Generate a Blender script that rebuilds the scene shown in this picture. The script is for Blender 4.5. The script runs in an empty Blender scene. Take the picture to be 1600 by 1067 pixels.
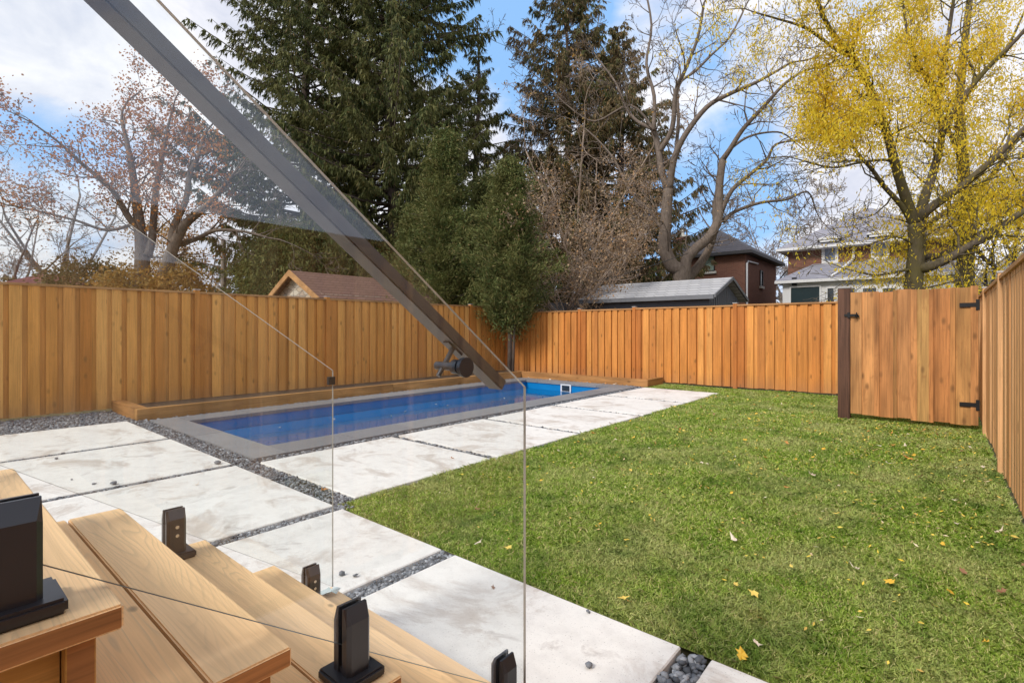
import bpy, bmesh, math, random
import numpy as np
from mathutils import Vector, Matrix
R = math.radians
SC = bpy.context.scene
COL = SC.collection

# ------------------------------------------------------------------ camera, sky, sun, exposure
CH = 1.38                         # camera height above the paving
YAW = R(40.0)
cd = bpy.data.cameras.new('camera'); cam = bpy.data.objects.new('camera', cd); COL.objects.link(cam)
cam.location = (0, 0, CH); cam.rotation_euler = (R(90), 0, YAW)
cd.sensor_width = 36; cd.lens = 18.0; cd.shift_y = -18.5/1600
cd.clip_start = .02; cd.clip_end = 3000
SC.camera = cam
SUN_EL, SUN_AZ = 40.0, 190.0       # azimuth the sun stands at, clockwise from +Y
sd = bpy.data.lights.new('sun', 'SUN'); sun = bpy.data.objects.new('sun', sd); COL.objects.link(sun)
sd.energy = 2.0; sd.angle = R(17); sd.color = (1, .94, .85)
az = R(SUN_AZ)
sv = Vector((math.sin(az)*math.cos(R(SUN_EL)), math.cos(az)*math.cos(R(SUN_EL)), math.sin(R(SUN_EL))))
sun.rotation_euler = sv.to_track_quat('Z', 'Y').to_euler(); sun.location = (0, -5, 20)
SC.view_settings.view_transform = 'Standard'; SC.view_settings.look = 'None'
SC.view_settings.exposure = .58; SC.view_settings.gamma = 1
SC.render.engine = 'CYCLES'
SC.cycles.use_denoising = True
SC.cycles.max_bounces = 8; SC.cycles.transparent_max_bounces = 12; SC.cycles.diffuse_bounces = 3
SC.cycles.glossy_bounces = 3; SC.cycles.caustics_reflective = False; SC.cycles.caustics_refractive = False

class NT:
    def __init__(s, nt): s.nt = nt; s.L = nt.links
    def n(s, t, ins=None, **props):
        x = s.nt.nodes.new(t)
        for k, v in props.items(): setattr(x, k, v)
        for k, v in (ins or {}).items():
            sock = x.inputs[k]
            if isinstance(v, bpy.types.NodeSocket): s.L.new(v, sock)
            else: sock.default_value = v
        return x
    def math(s, op, a, b=0.0, c=0.0, clamp=False):
        x = s.n('ShaderNodeMath', {0: a, 1: b, 2: c}, operation=op); x.use_clamp = clamp
        return x.outputs[0]
    def mix(s, f, a, b, mode='MIX'):
        x = s.n('ShaderNodeMix', data_type='RGBA', blend_type=mode)
        for k, v in ((0, f), (6, a), (7, b)):
            if isinstance(v, bpy.types.NodeSocket): s.L.new(v, x.inputs[k])
            else: x.inputs[k].default_value = v if k == 0 else (tuple(v)+(1,))[:4]
        return x.outputs[2]
    def ramp(s, f, stops, interp='LINEAR'):
        x = s.n('ShaderNodeValToRGB', {0: f}); cr = x.color_ramp; cr.interpolation = interp
        while len(cr.elements) < len(stops): cr.elements.new(.5)
        for e, (p, c) in zip(cr.elements, stops):
            e.position = p; e.color = (c, c, c, 1) if isinstance(c, (int, float)) else tuple(c)+(1,)
        return x.outputs[0]
    def noise(s, vec, scale, detail=4, rough=.5, dist=0):
        x = s.n('ShaderNodeTexNoise', {'Scale': scale, 'Detail': detail, 'Roughness': rough, 'Distortion': dist})
        if vec is not None: s.L.new(vec, x.inputs['Vector'])
        return x.outputs[0]
    def map(s, vec, scale=(1, 1, 1), loc=(0, 0, 0)):
        x = s.n('ShaderNodeMapping', {'Vector': vec, 'Scale': scale, 'Location': loc}); return x.outputs[0]

w = bpy.data.worlds.new('World'); SC.world = w; w.use_nodes = True
W = NT(w.node_tree); w.node_tree.nodes.clear()
sky = W.n('ShaderNodeTexSky', sky_type='NISHITA', sun_disc=False, sun_elevation=R(SUN_EL), sun_rotation=R(SUN_AZ), air_density=1.0, dust_density=.6, ozone_density=1.2)
tc = W.n('ShaderNodeTexCoord').outputs['Generated']
cv = W.map(tc, (1.0, 1.0, 1.7), (3.1, 1.35, 0.2))
n1 = W.noise(cv, 1.9, 9, .52, .25)
n2 = W.noise(W.map(tc, (1, 1, 1.6), (7.7, 2.2, 4)), 7.0, 8, .6, .3)
cover = W.math('ADD', W.math('MULTIPLY', n1, .85), W.math('MULTIPLY', n2, .15))
bias = None
for (u_, v_, wd_, k_) in ((815, 40, .965, .20), (1085, 270, .975, .20), (1000, 120, .98, .16), (30, 300, .985, .10), (760, 250, .985, .10)):
    kx = (u_-800)/800; dv = Vector((-math.sin(YAW)+kx*math.cos(YAW), math.cos(YAW)+kx*math.sin(YAW), -(v_-515)/800)).normalized()
    dt = W.n('ShaderNodeVectorMath', {0: tc, 1: tuple(dv)}, operation='DOT_PRODUCT').outputs['Value']
    g_ = W.math('MULTIPLY', W.n('ShaderNodeMapRange', {0: dt, 1: wd_, 2: 1.0, 3: 0.0, 4: 1.0}, interpolation_type='SMOOTHSTEP').outputs[0], k_)
    bias = g_ if bias is None else W.math('MAXIMUM', bias, g_)
mask = W.ramp(W.math('SUBTRACT', cover, bias), [(.37, 0.0), (.47, 1.0)])
ccol = W.mix(W.ramp(n2, [(.35, 0.0), (.68, 1.0)]), (.66, .69, .80), (1.0, .985, 1.0))
b1 = W.n('ShaderNodeBackground', {'Color': W.mix(.85, sky.outputs[0], (2.3, 4.3, 7.4)), 'Strength': .10})
b2 = W.n('ShaderNodeBackground', {'Color': ccol, 'Strength': .76})
ms = W.n('ShaderNodeMixShader', {0: mask, 1: b1.outputs[0], 2: b2.outputs[0]})
wo = W.n('ShaderNodeOutputWorld', {'Surface': ms.outputs[0]})

# ------------------------------------------------------------------ helpers
cF = np.array([-math.sin(YAW), math.cos(YAW)]); cR = np.array([math.cos(YAW), math.sin(YAW)])
def P(u, v, d):
    """a survey point of the place: sight line (u, v) and distance d -> world"""
    k = (u-800)/800
    x, y = (cF+k*cR)*d
    return np.array([x, y, CH-(v-515)/800*d])
def yrow(u, Y, v=None):
    k = (u-800)/800; dr = cF+k*cR; d = Y/dr[1]
    return np.array([dr[0]*d, Y, CH-((v if v is not None else 515)-515)/800*d])

def new_obj(name, me, parent=None):
    o = bpy.data.objects.new(name, me); COL.objects.link(o)
    if parent is not None: o.parent = parent
    return o
def tag(o, label=None, cat=None, group=None, kind=None):
    if label: o['label'] = label
    if cat: o['category'] = cat
    if group: o['group'] = group
    if kind: o['kind'] = kind
    return o
def empty(name, loc, label, cat, group=None):
    o = bpy.data.objects.new(name, None); COL.objects.link(o); o.location = loc; o.empty_display_size = .1
    tag(o, label, cat, group); bpy.context.view_layer.update()
    return o

def origin(p):
    t = np.zeros(3)
    while p is not None: t = t+np.array(p.location[:]); p = p.parent
    return t
class MB:
    """collects shapes, in world coordinates, for ONE mesh"""
    def __init__(s): s.v = []; s.f = []; s.m = []; s.n = 0
    def add(s, vs, fs, mi=0):
        vs = np.asarray(vs, float); s.v.append(vs)
        for f in fs: s.f.append([i+s.n for i in f]); s.m.append(mi)
        s.n += len(vs); return s
    def box(s, a, b, mi=0, endx=None):
        x0, y0, z0 = a; x1, y1, z1 = b
        vs = [(x0,y0,z0),(x1,y0,z0),(x1,y1,z0),(x0,y1,z0),(x0,y0,z1),(x1,y0,z1),(x1,y1,z1),(x0,y1,z1)]
        fs = [(0,3,2,1),(4,5,6,7),(0,1,5,4),(2,3,7,6)]
        s.add(vs, fs, mi)
        n0 = s.n-8
        for f in ((1,2,6,5),(3,0,4,7)): s.f.append([i+n0 for i in f]); s.m.append(mi if endx is None else endx)
        return s
    def obox(s, c, ax, ay, az_, mi=0):
        c, ax, ay, az_ = map(lambda t: np.asarray(t, float), (c, ax, ay, az_))
        vs = [c+i*ax+j*ay+k*az_ for k in (-1, 1) for j in (-1, 1) for i in (-1, 1)]
        fs = [(0,2,3,1),(4,5,7,6),(0,1,5,4),(2,6,7,3),(0,4,6,2),(1,3,7,5)]
        return s.add(vs, fs, mi)
    def tube(s, pts, rad, n=8, mi=0, caps=True):
        pts = [np.asarray(p, float) for p in pts]; k = len(pts)
        rad = [rad]*k if np.isscalar(rad) else rad
        vs = []; ref = None
        for i in range(k):
            t = pts[min(i+1, k-1)]-pts[max(i-1, 0)]; t = t/(np.linalg.norm(t)+1e-9)
            if ref is None: ref = np.array([0, 0, 1.]) if abs(t[2]) < .9 else np.array([1., 0, 0])
            u = np.cross(t, ref); u /= np.linalg.norm(u)+1e-9; q = np.cross(u, t); ref = q
            for j in range(n):
                a = 2*math.pi*j/n; vs.append(pts[i]+rad[i]*(math.cos(a)*u+math.sin(a)*q))
        fs = [(i*n+j, i*n+(j+1) % n, (i+1)*n+(j+1) % n, (i+1)*n+j) for i in range(k-1) for j in range(n)]
        if caps: fs += [tuple(range(n))[::-1], tuple((k-1)*n+j for j in range(n))]
        return s.add(vs, fs, mi)
    def build(s, name, mats, parent=None, smooth=False, bevel=0, seg=2):
        me = bpy.data.meshes.new(name)
        V = np.concatenate(s.v) if s.v else np.zeros((0, 3))
        if parent is not None: V = V-origin(parent)
        me.from_pydata([tuple(p) for p in V], [], s.f)
        for mm in (mats if isinstance(mats, (list, tuple)) else [mats]): me.materials.append(mm)
        me.polygons.foreach_set('material_index', s.m)
        if smooth: me.polygons.foreach_set('use_smooth', [True]*len(s.f))
        if bevel:
            bm = bmesh.new(); bm.from_mesh(me)
            bmesh.ops.bevel(bm, geom=bm.edges[:], offset=bevel, segments=seg, affect='EDGES', clamp_overlap=True)
            bm.to_mesh(me); bm.free()
        me.update()
        return new_obj(name, me, parent)

def fast_mesh(name, V, k, mat, parent=None, mi=None, smooth=False):
    """V: (n*k,3) vertices, every k of them one face"""
    n = len(V)//k
    me = bpy.data.meshes.new(name)
    if parent is not None: V = V-origin(parent)
    me.vertices.add(n*k); me.vertices.foreach_set('co', np.ascontiguousarray(V, dtype=np.float32).ravel())
    me.loops.add(n*k); me.loops.foreach_set('vertex_index', np.arange(n*k, dtype=np.int32))
    me.polygons.add(n); me.polygons.foreach_set('loop_start', np.arange(0, n*k, k, dtype=np.int32))
    me.polygons.foreach_set('loop_total', np.full(n, k, dtype=np.int32))
    for mm in (mat if isinstance(mat, (list, tuple)) else [mat]): me.materials.append(mm)
    if mi is not None: me.polygons.foreach_set('material_index', mi.astype(np.int32))
    me.update(calc_edges=True)
    return new_obj(name, me, parent)
def idx_mesh(name, V, F, mat, parent=None, smooth=False):
    me = bpy.data.meshes.new(name)
    if parent is not None: V = V-origin(parent)
    n, k = F.shape
    me.vertices.add(len(V)); me.vertices.foreach_set('co', np.ascontiguousarray(V, dtype=np.float32).ravel())
    me.loops.add(n*k); me.loops.foreach_set('vertex_index', F.astype(np.int32).ravel())
    me.polygons.add(n); me.polygons.foreach_set('loop_start', np.arange(0, n*k, k, dtype=np.int32))
    me.polygons.foreach_set('loop_total', np.full(n, k, dtype=np.int32))
    if smooth: me.polygons.foreach_set('use_smooth', np.ones(n, dtype=bool))
    me.materials.append(mat); me.update(calc_edges=True)
    return new_obj(name, me, parent)
def seg_mesh(name, segs, mat, parent=None, n=4):
    """segs (N,8): p0, p1, r0, r1 -> tapered prisms"""
    S = np.asarray(segs, float); N = len(S); p0, p1, r0, r1 = S[:, :3], S[:, 3:6], S[:, 6:7], S[:, 7:8]
    t = p1-p0; t /= np.linalg.norm(t, axis=1, keepdims=True)+1e-9
    ref = np.where(np.abs(t[:, 2:3]) < .9, np.array([[0, 0, 1.]]), np.array([[1., 0, 0]]))
    u = np.cross(t, ref); u /= np.linalg.norm(u, axis=1, keepdims=True)+1e-9; q = np.cross(u, t)
    V = np.empty((N, 2*n, 3))
    for j in range(n):
        a = 2*math.pi*j/n; o = math.cos(a)*u+math.sin(a)*q
        V[:, j] = p0+r0*o; V[:, n+j] = p1+r1*o
    base = (np.arange(N)*2*n)[:, None, None]
    q_ = np.array([[j, (j+1) % n, n+(j+1) % n, n+j] for j in range(n)])[None]
    return idx_mesh(name, V.reshape(-1, 3), (base+q_).reshape(-1, 4), mat, parent, smooth=True)
def diamonds(C, D, Wd, L, Wn):
    """leaf blades: centres C, long dir D, width dir Wd, lengths L, widths Wn"""
    a = C-D*L[:, None]*.5; b = C+D*L[:, None]*.5; w2 = Wd*Wn[:, None]*.5; m = C-D*L[:, None]*.08
    return np.stack([a, m+w2, b, m-w2], 1).reshape(-1, 3)
def unit(v): return v/(np.linalg.norm(v, axis=-1, keepdims=True)+1e-9)

# ------------------------------------------------------------------ materials
def principled(name, base=(.5, .5, .5), rough=.6, metal=0.0, spec=.5):
    m = bpy.data.materials.new(name); m.use_nodes = True; t = NT(m.node_tree)
    b = m.node_tree.nodes['Principled BSDF']
    b.inputs['Base Color'].default_value = tuple(base)+(1,); b.inputs['Roughness'].default_value = rough
    b.inputs['Metallic'].default_value = metal; b.inputs['Specular IOR Level'].default_value = spec
    return m, t, b
def bump(t, b, h, strength=.3, dist=.01):
    x = t.n('ShaderNodeBump', {'Height': h, 'Strength': strength, 'Distance': dist}); t.L.new(x.outputs[0], b.inputs['Normal'])

def wood(name, cols, axis='Z', rough=.62, grain=.35, ring=False, knots=.5, isl=1.0, bl=.3, dirt=None):
    m, t, b = principled(name, cols[0], rough, spec=.25)
    g = t.n('ShaderNodeNewGeometry'); rnd = g.outputs['Random Per Island']
    pos = t.n('ShaderNodeTexCoord').outputs['Object']
    off = t.n('ShaderNodeVectorMath', {0: pos}, operation='ADD')
    cx = t.n('ShaderNodeCombineXYZ', {0: t.math('MULTIPLY', rnd, 37.0), 1: t.math('MULTIPLY', rnd, 91.0), 2: t.math('MULTIPLY', rnd, 53.0)})
    t.L.new(cx.outputs[0], off.inputs[1]); v = off.outputs[0]
    def sc(a, c): return {'X': (a, c, c), 'Y': (c, a, c), 'Z': (c, c, a)}[axis]
    fine = t.noise(t.map(v, sc(2.2, 95) if ring else sc(1.6, 60)), 1.0, 5, .6, .4)
    broad = t.noise(t.map(v, sc(.9, 5)), 1.0, 3, .5)
    base = t.ramp(rnd, [(i/(len(cols)-1), c) for i, c in enumerate(cols)])
    base = t.mix(isl, cols[0], base) if isl < 1 else base
    def grey(a): return (a, a*.985, a*.96)
    col = t.mix(1.0, base, t.ramp(broad, [(.3, grey(1-bl*1.05)), (.68, grey(1+bl*.3))]), 'MULTIPLY')
    col = t.mix(1.0, col, t.ramp(fine, [(.3, grey(1-grain*1.15)), (.55, grey(1.0)), (.75, grey(1+grain*.35))]), 'MULTIPLY')
    fig = t.noise(t.map(v, sc(3.2, 11)), 1.0, 4, .6, 1.2)
    col = t.mix(t.ramp(fig, [(.56, 0.0), (.66, bl)]), col, tuple(x*.62 for x in cols[1]))
    hgt = fine
    if ring:
        rn = t.noise(t.map(v, sc(.6, 6.8)), 1.0, 2.5, .42, .35)
        fr = t.math('FRACT', t.math('MULTIPLY', rn, 40.0))
        line = t.ramp(fr, [(0.0, 1.0), (.30, .12), (.9, 0.0), (1.0, 1.0)])
        gate = t.ramp(t.noise(t.map(v, sc(.8, 5)), 1.3, 2), [(.38, .35), (.6, 1.0)])
        col = t.mix(t.math('MULTIPLY', t.math('MULTIPLY', line, gate), .55), col, tuple(x*.58 for x in cols[-1]))
    if knots:
        vo = t.n('ShaderNodeTexVoronoi', {'Vector': t.map(v, (4.2, 7.5, .3) if ring else sc(3.2, 7)), 'Scale': 1.0, 'Randomness': 1.0})
        k = t.ramp(vo.outputs['Distance'], [(0.03, 1.0), (.055, .7), (.085, 0.0)] if ring else [(0.05, 1.0), (.13, .6), (.22, 0.0)])
        sel = t.n('ShaderNodeSeparateColor', {0: vo.outputs['Color']}).outputs[0]
        k = t.math('MULTIPLY', k, t.math('GREATER_THAN', sel, 1-knots*.6))
        col = t.mix(t.math('MULTIPLY', k, .75), col, tuple(x*.25 for x in cols[-1]))
    if dirt:
        sep = t.n('ShaderNodeSeparateXYZ', {0: pos}).outputs[2]
        dn = t.math('ADD', sep, t.math('MULTIPLY', broad, .5))
        col = t.mix(t.ramp(dn, [(0.2, .4), (.62, 0.0)]), col, dirt)
    t.L.new(col, b.inputs['Base Color']); bump(t, b, hgt, .25, .003)
    return m

M = {}
M['fence'] = wood('fence_wood', [(.82, .39, .095), (.68, .30, .068), (.90, .47, .14), (.60, .24, .052), (.76, .35, .082), (.86, .43, .115)], 'Z', grain=.22, knots=.7, bl=.20, dirt=(.34, .20, .12))
M['fence_warm'] = wood('fence_wood_warm', [(.76, .32, .078), (.62, .235, .052), (.84, .39, .11), (.52, .175, .040), (.70, .28, .068), (.80, .355, .092)], 'Z', grain=.24, knots=.7, bl=.22, dirt=(.34, .17, .10))
M['fence_right'] = wood('fence_wood_right', [(.82, .46, .21), (.66, .33, .13), (.90, .54, .27), (.72, .38, .16)], 'Z', grain=.24, knots=.4, bl=.2)
M['gate'] = wood('gate_wood', [(.72, .37, .15), (.56, .235, .08), (.60, .36, .13), (.62, .28, .10), (.76, .41, .17), (.47, .185, .065), (.68, .32, .12)], 'Z', grain=.34, knots=1.5, bl=.45)
M['cap'] = wood('cap_wood', [(.62, .36, .17), (.54, .28, .11)], 'Y', knots=.2)
M['capx'] = wood('cap_wood_cross', [(.60, .32, .14), (.52, .26, .10)], 'X', knots=.2)
M['postdark'] = wood('old_post_wood', [(.17, .085, .055), (.12, .06, .04)], 'Z', grain=.5, knots=.3)
M['timber'] = wood('timber_long', [(.58, .34, .14), (.48, .25, .09)], 'Y', knots=.6, bl=.45)
M['timberx'] = wood('timber_cross', [(.58, .34, .14), (.46, .22, .08)], 'X', knots=.6, bl=.45)
M['tread'] = wood('tread_wood', [(.98, .665, .37), (.96, .62, .31), (.98, .70, .41)], 'X', rough=.5, grain=.12, ring=True, knots=1.2, bl=.08)
M['tread_end'] = wood('tread_end_grain', [(.72, .36, .14), (.60, .25, .08)], 'Y', grain=.4, knots=0, bl=.6)
M['stringer'] = wood('stringer_wood', [(.88, .48, .13), (.80, .40, .10)], 'Y', grain=.35, ring=False, knots=.3, bl=.5)

def simple(name, base, rough=.6, metal=0.0, var=.15, scale=8.0, bmp=.15, spec=.4, detail=5):
    m, t, b = principled(name, base, rough, metal, spec)
    v = t.n('ShaderNodeTexCoord').outputs['Object']; n = t.noise(v, scale, detail, .6)
    col = t.mix(n, tuple(x*(1-var) for x in base), tuple(min(1, x*(1+var)) for x in base))
    t.L.new(col, b.inputs['Base Color'])
    if bmp: bump(t, b, n, bmp, .005)
    return m
M['black'] = simple('black_powder_coat', (.024, .023, .027), .34, 0, 0, 1, 0, .6)
M['bronze'] = simple('dark_bronze_powder_coat', (.060, .050, .048), .36, 0, 0, 1, 0, .6)
M['steel'] = simple('steel_screw', (.6, .6, .6), .25, 1, .05, 50, 0)
M['iron'] = simple('black_iron', (.012, .012, .013), .45, 0, .1, 60, .05)
M['white_paint'] = simple('white_paint', (.72, .72, .73), .5, 0, .06, 3, .03)
M['grey_siding'] = simple('grey_siding', (.13, .135, .15), .6, 0, .12, 3, .05)
M['dark_pane'] = simple('window_glass', (.03, .04, .05), .06, 0, .3, 1.5, 0, .8)
M['teal_pane'] = simple('door_glass', (.03, .048, .055), .1, 0, .3, 1.5, 0, .8)
M['sky_pane'] = simple('upper_window_glass', (.20, .23, .30), .08, 0, .5, 3, 0, .9)
M['curtain'] = simple('green_curtain', (.22, .30, .25), .8, 0, .25, 9, 0)
M['pole'] = simple('weathered_pole', (.28, .24, .21), .8, 0, .2, 6, .2)
M['galv'] = simple('galvanised_cap', (.42, .40, .38), .45, .4, .1, 20, .05)
M['sill'] = simple('stone_sill', (.55, .52, .46), .7, 0, .1, 6, .1)
M['wire'] = simple('cable', (.05, .05, .05), .6)

def shingle(name, c1, c2, sx=.3, sy=.14):
    m, t, b = principled(name, c1, .85, spec=.2)
    g = t.n('ShaderNodeTexCoord').outputs['Object']
    # courses run level: use height for rows and the horizontal coordinates for joints
    s = t.n('ShaderNodeSeparateXYZ', {0: g})
    xy = t.math('ADD', s.outputs[0], t.math('MULTIPLY', s.outputs[1], 1.0))
    vec = t.n('ShaderNodeCombineXYZ', {0: xy, 1: s.outputs[2], 2: 0.0}).outputs[0]
    br = t.n('ShaderNodeTexBrick', {'Vector': vec, 'Color1': tuple(c1)+(1,), 'Color2': tuple(c2)+(1,), 'Mortar': tuple(x*.35 for x in c1)+(1,), 'Scale': 1.0, 'Mortar Size': .012, 'Brick Width': sx, 'Row Height': sy, 'Mortar Smooth': .3, 'Bias': 0.0})
    n = t.noise(g, 3.0, 5, .6)
    col = t.mix(.35, br.outputs[0], t.mix(n, tuple(x*.6 for x in c1), tuple(min(1, x*1.3) for x in c2)))
    t.L.new(col, b.inputs['Base Color']); bump(t, b, br.outputs[1], -.4, .02)
    return m
M['roof_brown'] = shingle('brown_red_shingle', (.215, .125, .10), (.165, .093, .073), .3, .085)
M['roof_grey'] = shingle('light_grey_shingle', (.50, .50, .51), (.38, .38, .40), .33, .09)
M['roof_dark'] = shingle('charcoal_shingle', (.10, .095, .105), (.075, .07, .08), .35, .16)
M['roof_house'] = shingle('grey_house_shingle', (.33, .32, .36), (.25, .25, .29), .4, .17)
M['roof_red'] = shingle('red_shingle', (.27, .10, .10), (.21, .08, .08), .35, .12)
def brick(name, c1, c2):
    m, t, b = principled(name, c1, .85, spec=.2)
    g = t.n('ShaderNodeTexCoord').outputs['Object']; s = t.n('ShaderNodeSeparateXYZ', {0: g})
    vec = t.n('ShaderNodeCombineXYZ', {0: t.math('ADD', s.outputs[0], s.outputs[1]), 1: s.outputs[2], 2: 0.0}).outputs[0]
    br = t.n('ShaderNodeTexBrick', {'Vector': vec, 'Color1': tuple(c1)+(1,), 'Color2': tuple(c2)+(1,), 'Mortar': (.24, .17, .14, 1), 'Scale': 1.0, 'Mortar Size': .009, 'Brick Width': .23, 'Row Height': .078, 'Bias': 0.0})
    n = t.noise(g, 1.2, 6, .65)
    t.L.new(t.mix(.4, br.outputs[0], t.mix(n, tuple(x*.5 for x in c1), tuple(x*1.5 for x in c2))), b.inputs['Base Color'])
    return m
M['brick'] = brick('red_brown_brick', (.25, .11, .07), (.16, .068, .045))
def stonewall():
    m, t, b = principled('tan_stone_veneer', (.5, .4, .3), .8, spec=.2)
    g = t.n('ShaderNodeTexCoord').outputs['Object']
    vo = t.n('ShaderNodeTexVoronoi', {'Vector': t.map(g, (4.0, 4.0, 8.0)), 'Scale': 1.0}); 
    ve = t.n('ShaderNodeTexVoronoi', {'Vector': t.map(g, (4.0, 4.0, 8.0)), 'Scale': 1.0}, feature='DISTANCE_TO_EDGE')
    s = t.n('ShaderNodeSeparateColor', {0: vo.outputs['Color']}).outputs[0]
    c = t.ramp(s, [(0, (.52, .40, .28)), (.35, (.62, .55, .45)), (.7, (.38, .33, .28)), (1, (.58, .42, .30))])
    e = t.ramp(ve.outputs['Distance'], [(.02, 1.0), (.07, 0.0)])
    t.L.new(t.mix(e, c, (.22, .18, .15)), b.inputs['Base Color']); return m
M['stone'] = stonewall()

def concrete():
    m, t, b = principled('poured_concrete', (.6, .6, .6), .75, spec=.25)
    g = t.n('ShaderNodeTexCoord').outputs['Object']
    n0 = t.noise(g, 1.1, 6, .6, .3); n1_ = t.noise(g, 9, 6, .65); n2_ = t.noise(g, 130, 3, .6)
    col = t.mix(n0, (.72, .685, .64), (.88, .855, .81))
    col = t.mix(t.ramp(n1_, [(.35, .30), (.55, 0.0)]), col, (.52, .49, .46))
    st = t.noise(t.map(g, (1.3, 1.9, 1), (4.3, 8.1, 0)), 1.25, 9, .7, .8)
    col = t.mix(t.ramp(st, [(.51, 0.0), (.61, .5), (.74, .75)]), col, (.42, .335, .27))
    sm = t.noise(t.map(g, (1, 1.2, 1), (14.3, 2.1, 0)), 3.1, 9, .66, .7)
    col = t.mix(t.ramp(sm, [(.60, 0.0), (.68, .5)]), col, (.36, .31, .28))
    col = t.mix(t.ramp(n2_, [(.30, .75), (.38, 0.0)]), col, (.30, .28, .26))
    pit = t.n('ShaderNodeTexVoronoi', {'Vector': g, 'Scale': 26.0}); col = t.mix(t.ramp(pit.outputs['Distance'], [(.05, .6), (.09, 0.0)]), col, (.34, .31, .28))
    t.L.new(col, b.inputs['Base Color']); bump(t, b, n1_, .12, .01)
    return m
M['concrete'] = concrete()
def coping():
    m, t, b = principled('grey_stone_coping', (.25, .25, .26), .7, spec=.3)
    g = t.n('ShaderNodeTexCoord').outputs['Object']; r_ = t.n('ShaderNodeNewGeometry').outputs['Random Per Island']
    c = t.ramp(r_, [(0, (.165, .17, .185)), (.5, (.21, .215, .23)), (1, (.24, .245, .255))])
    c = t.mix(t.ramp(t.noise(g, 2.6, 6, .65, .4), [(.35, .45), (.65, 0.0)]), c, (.15, .145, .15))
    c = t.mix(t.ramp(t.noise(g, 45, 4, .6), [(.4, .3), (.6, 0.0)]), c, (.33, .33, .34))
    t.L.new(c, b.inputs['Base Color']); bump(t, b, t.noise(g, 60, 4), .15, .004); return m
M['coping'] = coping()
def island_mat(name, stops, rough=.7, trans=0.0, patch=None, pscale=.6, spec=.2, pf=.5):
    m, t, b = principled(name, stops[0][1], rough, spec=spec)
    r_ = t.n('ShaderNodeNewGeometry').outputs['Random Per Island']
    c = t.ramp(r_, stops)
    if patch is not None:
        g = t.n('ShaderNodeTexCoord').outputs['Object']
        c = t.mix(t.math('MULTIPLY', t.ramp(t.noise(g, pscale, 4, .6), [(.42, 0.0), (.62, 1.0)]), pf), c, patch)
    t.L.new(c, b.inputs['Base Color'])
    if trans:
        out = m.node_tree.nodes['Material Output']
        tr = t.n('ShaderNodeBsdfTranslucent', {'Color': c}); mx = t.n('ShaderNodeMixShader', {0: trans, 1: b.outputs[0], 2: tr.outputs[0]})
        t.L.new(mx.outputs[0], out.inputs[0])
    return m
M['gravel'] = island_mat('slate_chip_gravel', [(0, (.065, .072, .085)), (.4, (.14, .15, .17)), (.75, (.26, .275, .30)), (1, (.42, .43, .45))], .65, spec=.35)
M['gravel_bed'] = simple('gravel_dust', (.10, .10, .105), .9, 0, .4, 60, .3)
M['spruce'] = island_mat('spruce_needles', [(0, (.045, .066, .025)), (.4, (.095, .122, .042)), (.75, (.16, .18, .058)), (.93, (.25, .24, .09)), (1, (.28, .18, .09))], .6, .3, (.24, .21, .07), .6)
M['spruce_brown'] = island_mat('spruce_needles_browned', [(0, (.055, .078, .03)), (.45, (.12, .15, .052)), (.7, (.21, .18, .08)), (.85, (.33, .22, .12)), (1, (.42, .28, .13))], .7, .3, (.36, .23, .14), .6)
M['cedar'] = island_mat('cedar_sprays', [(0, (.06, .088, .028)), (.4, (.115, .155, .045)), (.8, (.22, .23, .075)), (1, (.30, .23, .10))], .6, .28, (.20, .18, .06), .9)
M['yew'] = island_mat('yew_needles', [(0, (.06, .085, .025)), (.5, (.13, .155, .045)), (1, (.22, .21, .06))], .65, .3, (.21, .18, .055), .8)
M['yellow'] = island_mat('yellow_leaves', [(0, (.76, .53, .03)), (.3, (.93, .68, .04)), (.6, (.95, .70, .05)), (.85, (.80, .70, .08)), (1, (.66, .36, .04))], .6, .5, (.84, .66, .06), .6)
M['pinkleaf'] = island_mat('faded_orange_leaves', [(0, (.38, .13, .035)), (.4, (.55, .22, .055)), (.8, (.60, .29, .10)), (1, (.52, .15, .02))], .6, .4)
M['orangeleaf'] = island_mat('orange_leaves', [(0, (.42, .20, .05)), (.5, (.55, .30, .07)), (1, (.40, .26, .08))], .6, .4, (.25, .20, .06), .7)
M['tanleaf'] = island_mat('tan_dry_leaves', [(0, (.25, .16, .09)), (.45, (.38, .26, .16)), (.8, (.46, .34, .22)), (1, (.52, .28, .12))], .7, .3)
M['scrubleaf'] = island_mat('scrub_leaves', [(0, (.08, .09, .03)), (.4, (.17, .15, .05)), (.8, (.25, .17, .08)), (1, (.33, .20, .08))], .7, .3, (.22, .13, .07), .8)
def bark(name, a, b_, sc=6, moss=None):
    m, t, b = principled(name, a, .85, spec=.15)
    g = t.n('ShaderNodeTexCoord').outputs['Object']
    n = t.noise(t.map(g, (1, 1, .25)), sc*3, 6, .65); c = t.mix(t.ramp(n, [(.3, 0.0), (.7, 1.0)]), a, b_)
    if moss: c = t.mix(t.math('MULTIPLY', t.ramp(t.noise(g, 1.1, 4), [(.42, 0.0), (.6, 1.0)]), .75), c, moss)
    t.L.new(c, b.inputs['Base Color']); bump(t, b, n, .6, .03); return m
M['bark_dark'] = bark('dark_bark', (.055, .042, .034), (.11, .085, .07))
M['bark_grey'] = bark('grey_brown_bark', (.12, .095, .078), (.25, .20, .165))
M['bark_moss'] = bark('mossy_bark', (.075, .060, .048), (.17, .14, .11), moss=(.13, .11, .035))
M['bark_pale'] = bark('pale_twigs', (.21, .175, .155), (.36, .31, .28))
M['bark_spruce'] = bark('spruce_bark', (.08, .06, .05), (.17, .13, .11))
M['twig_brown'] = bark('brown_twigs', (.24, .175, .135), (.44, .35, .28))
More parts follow.
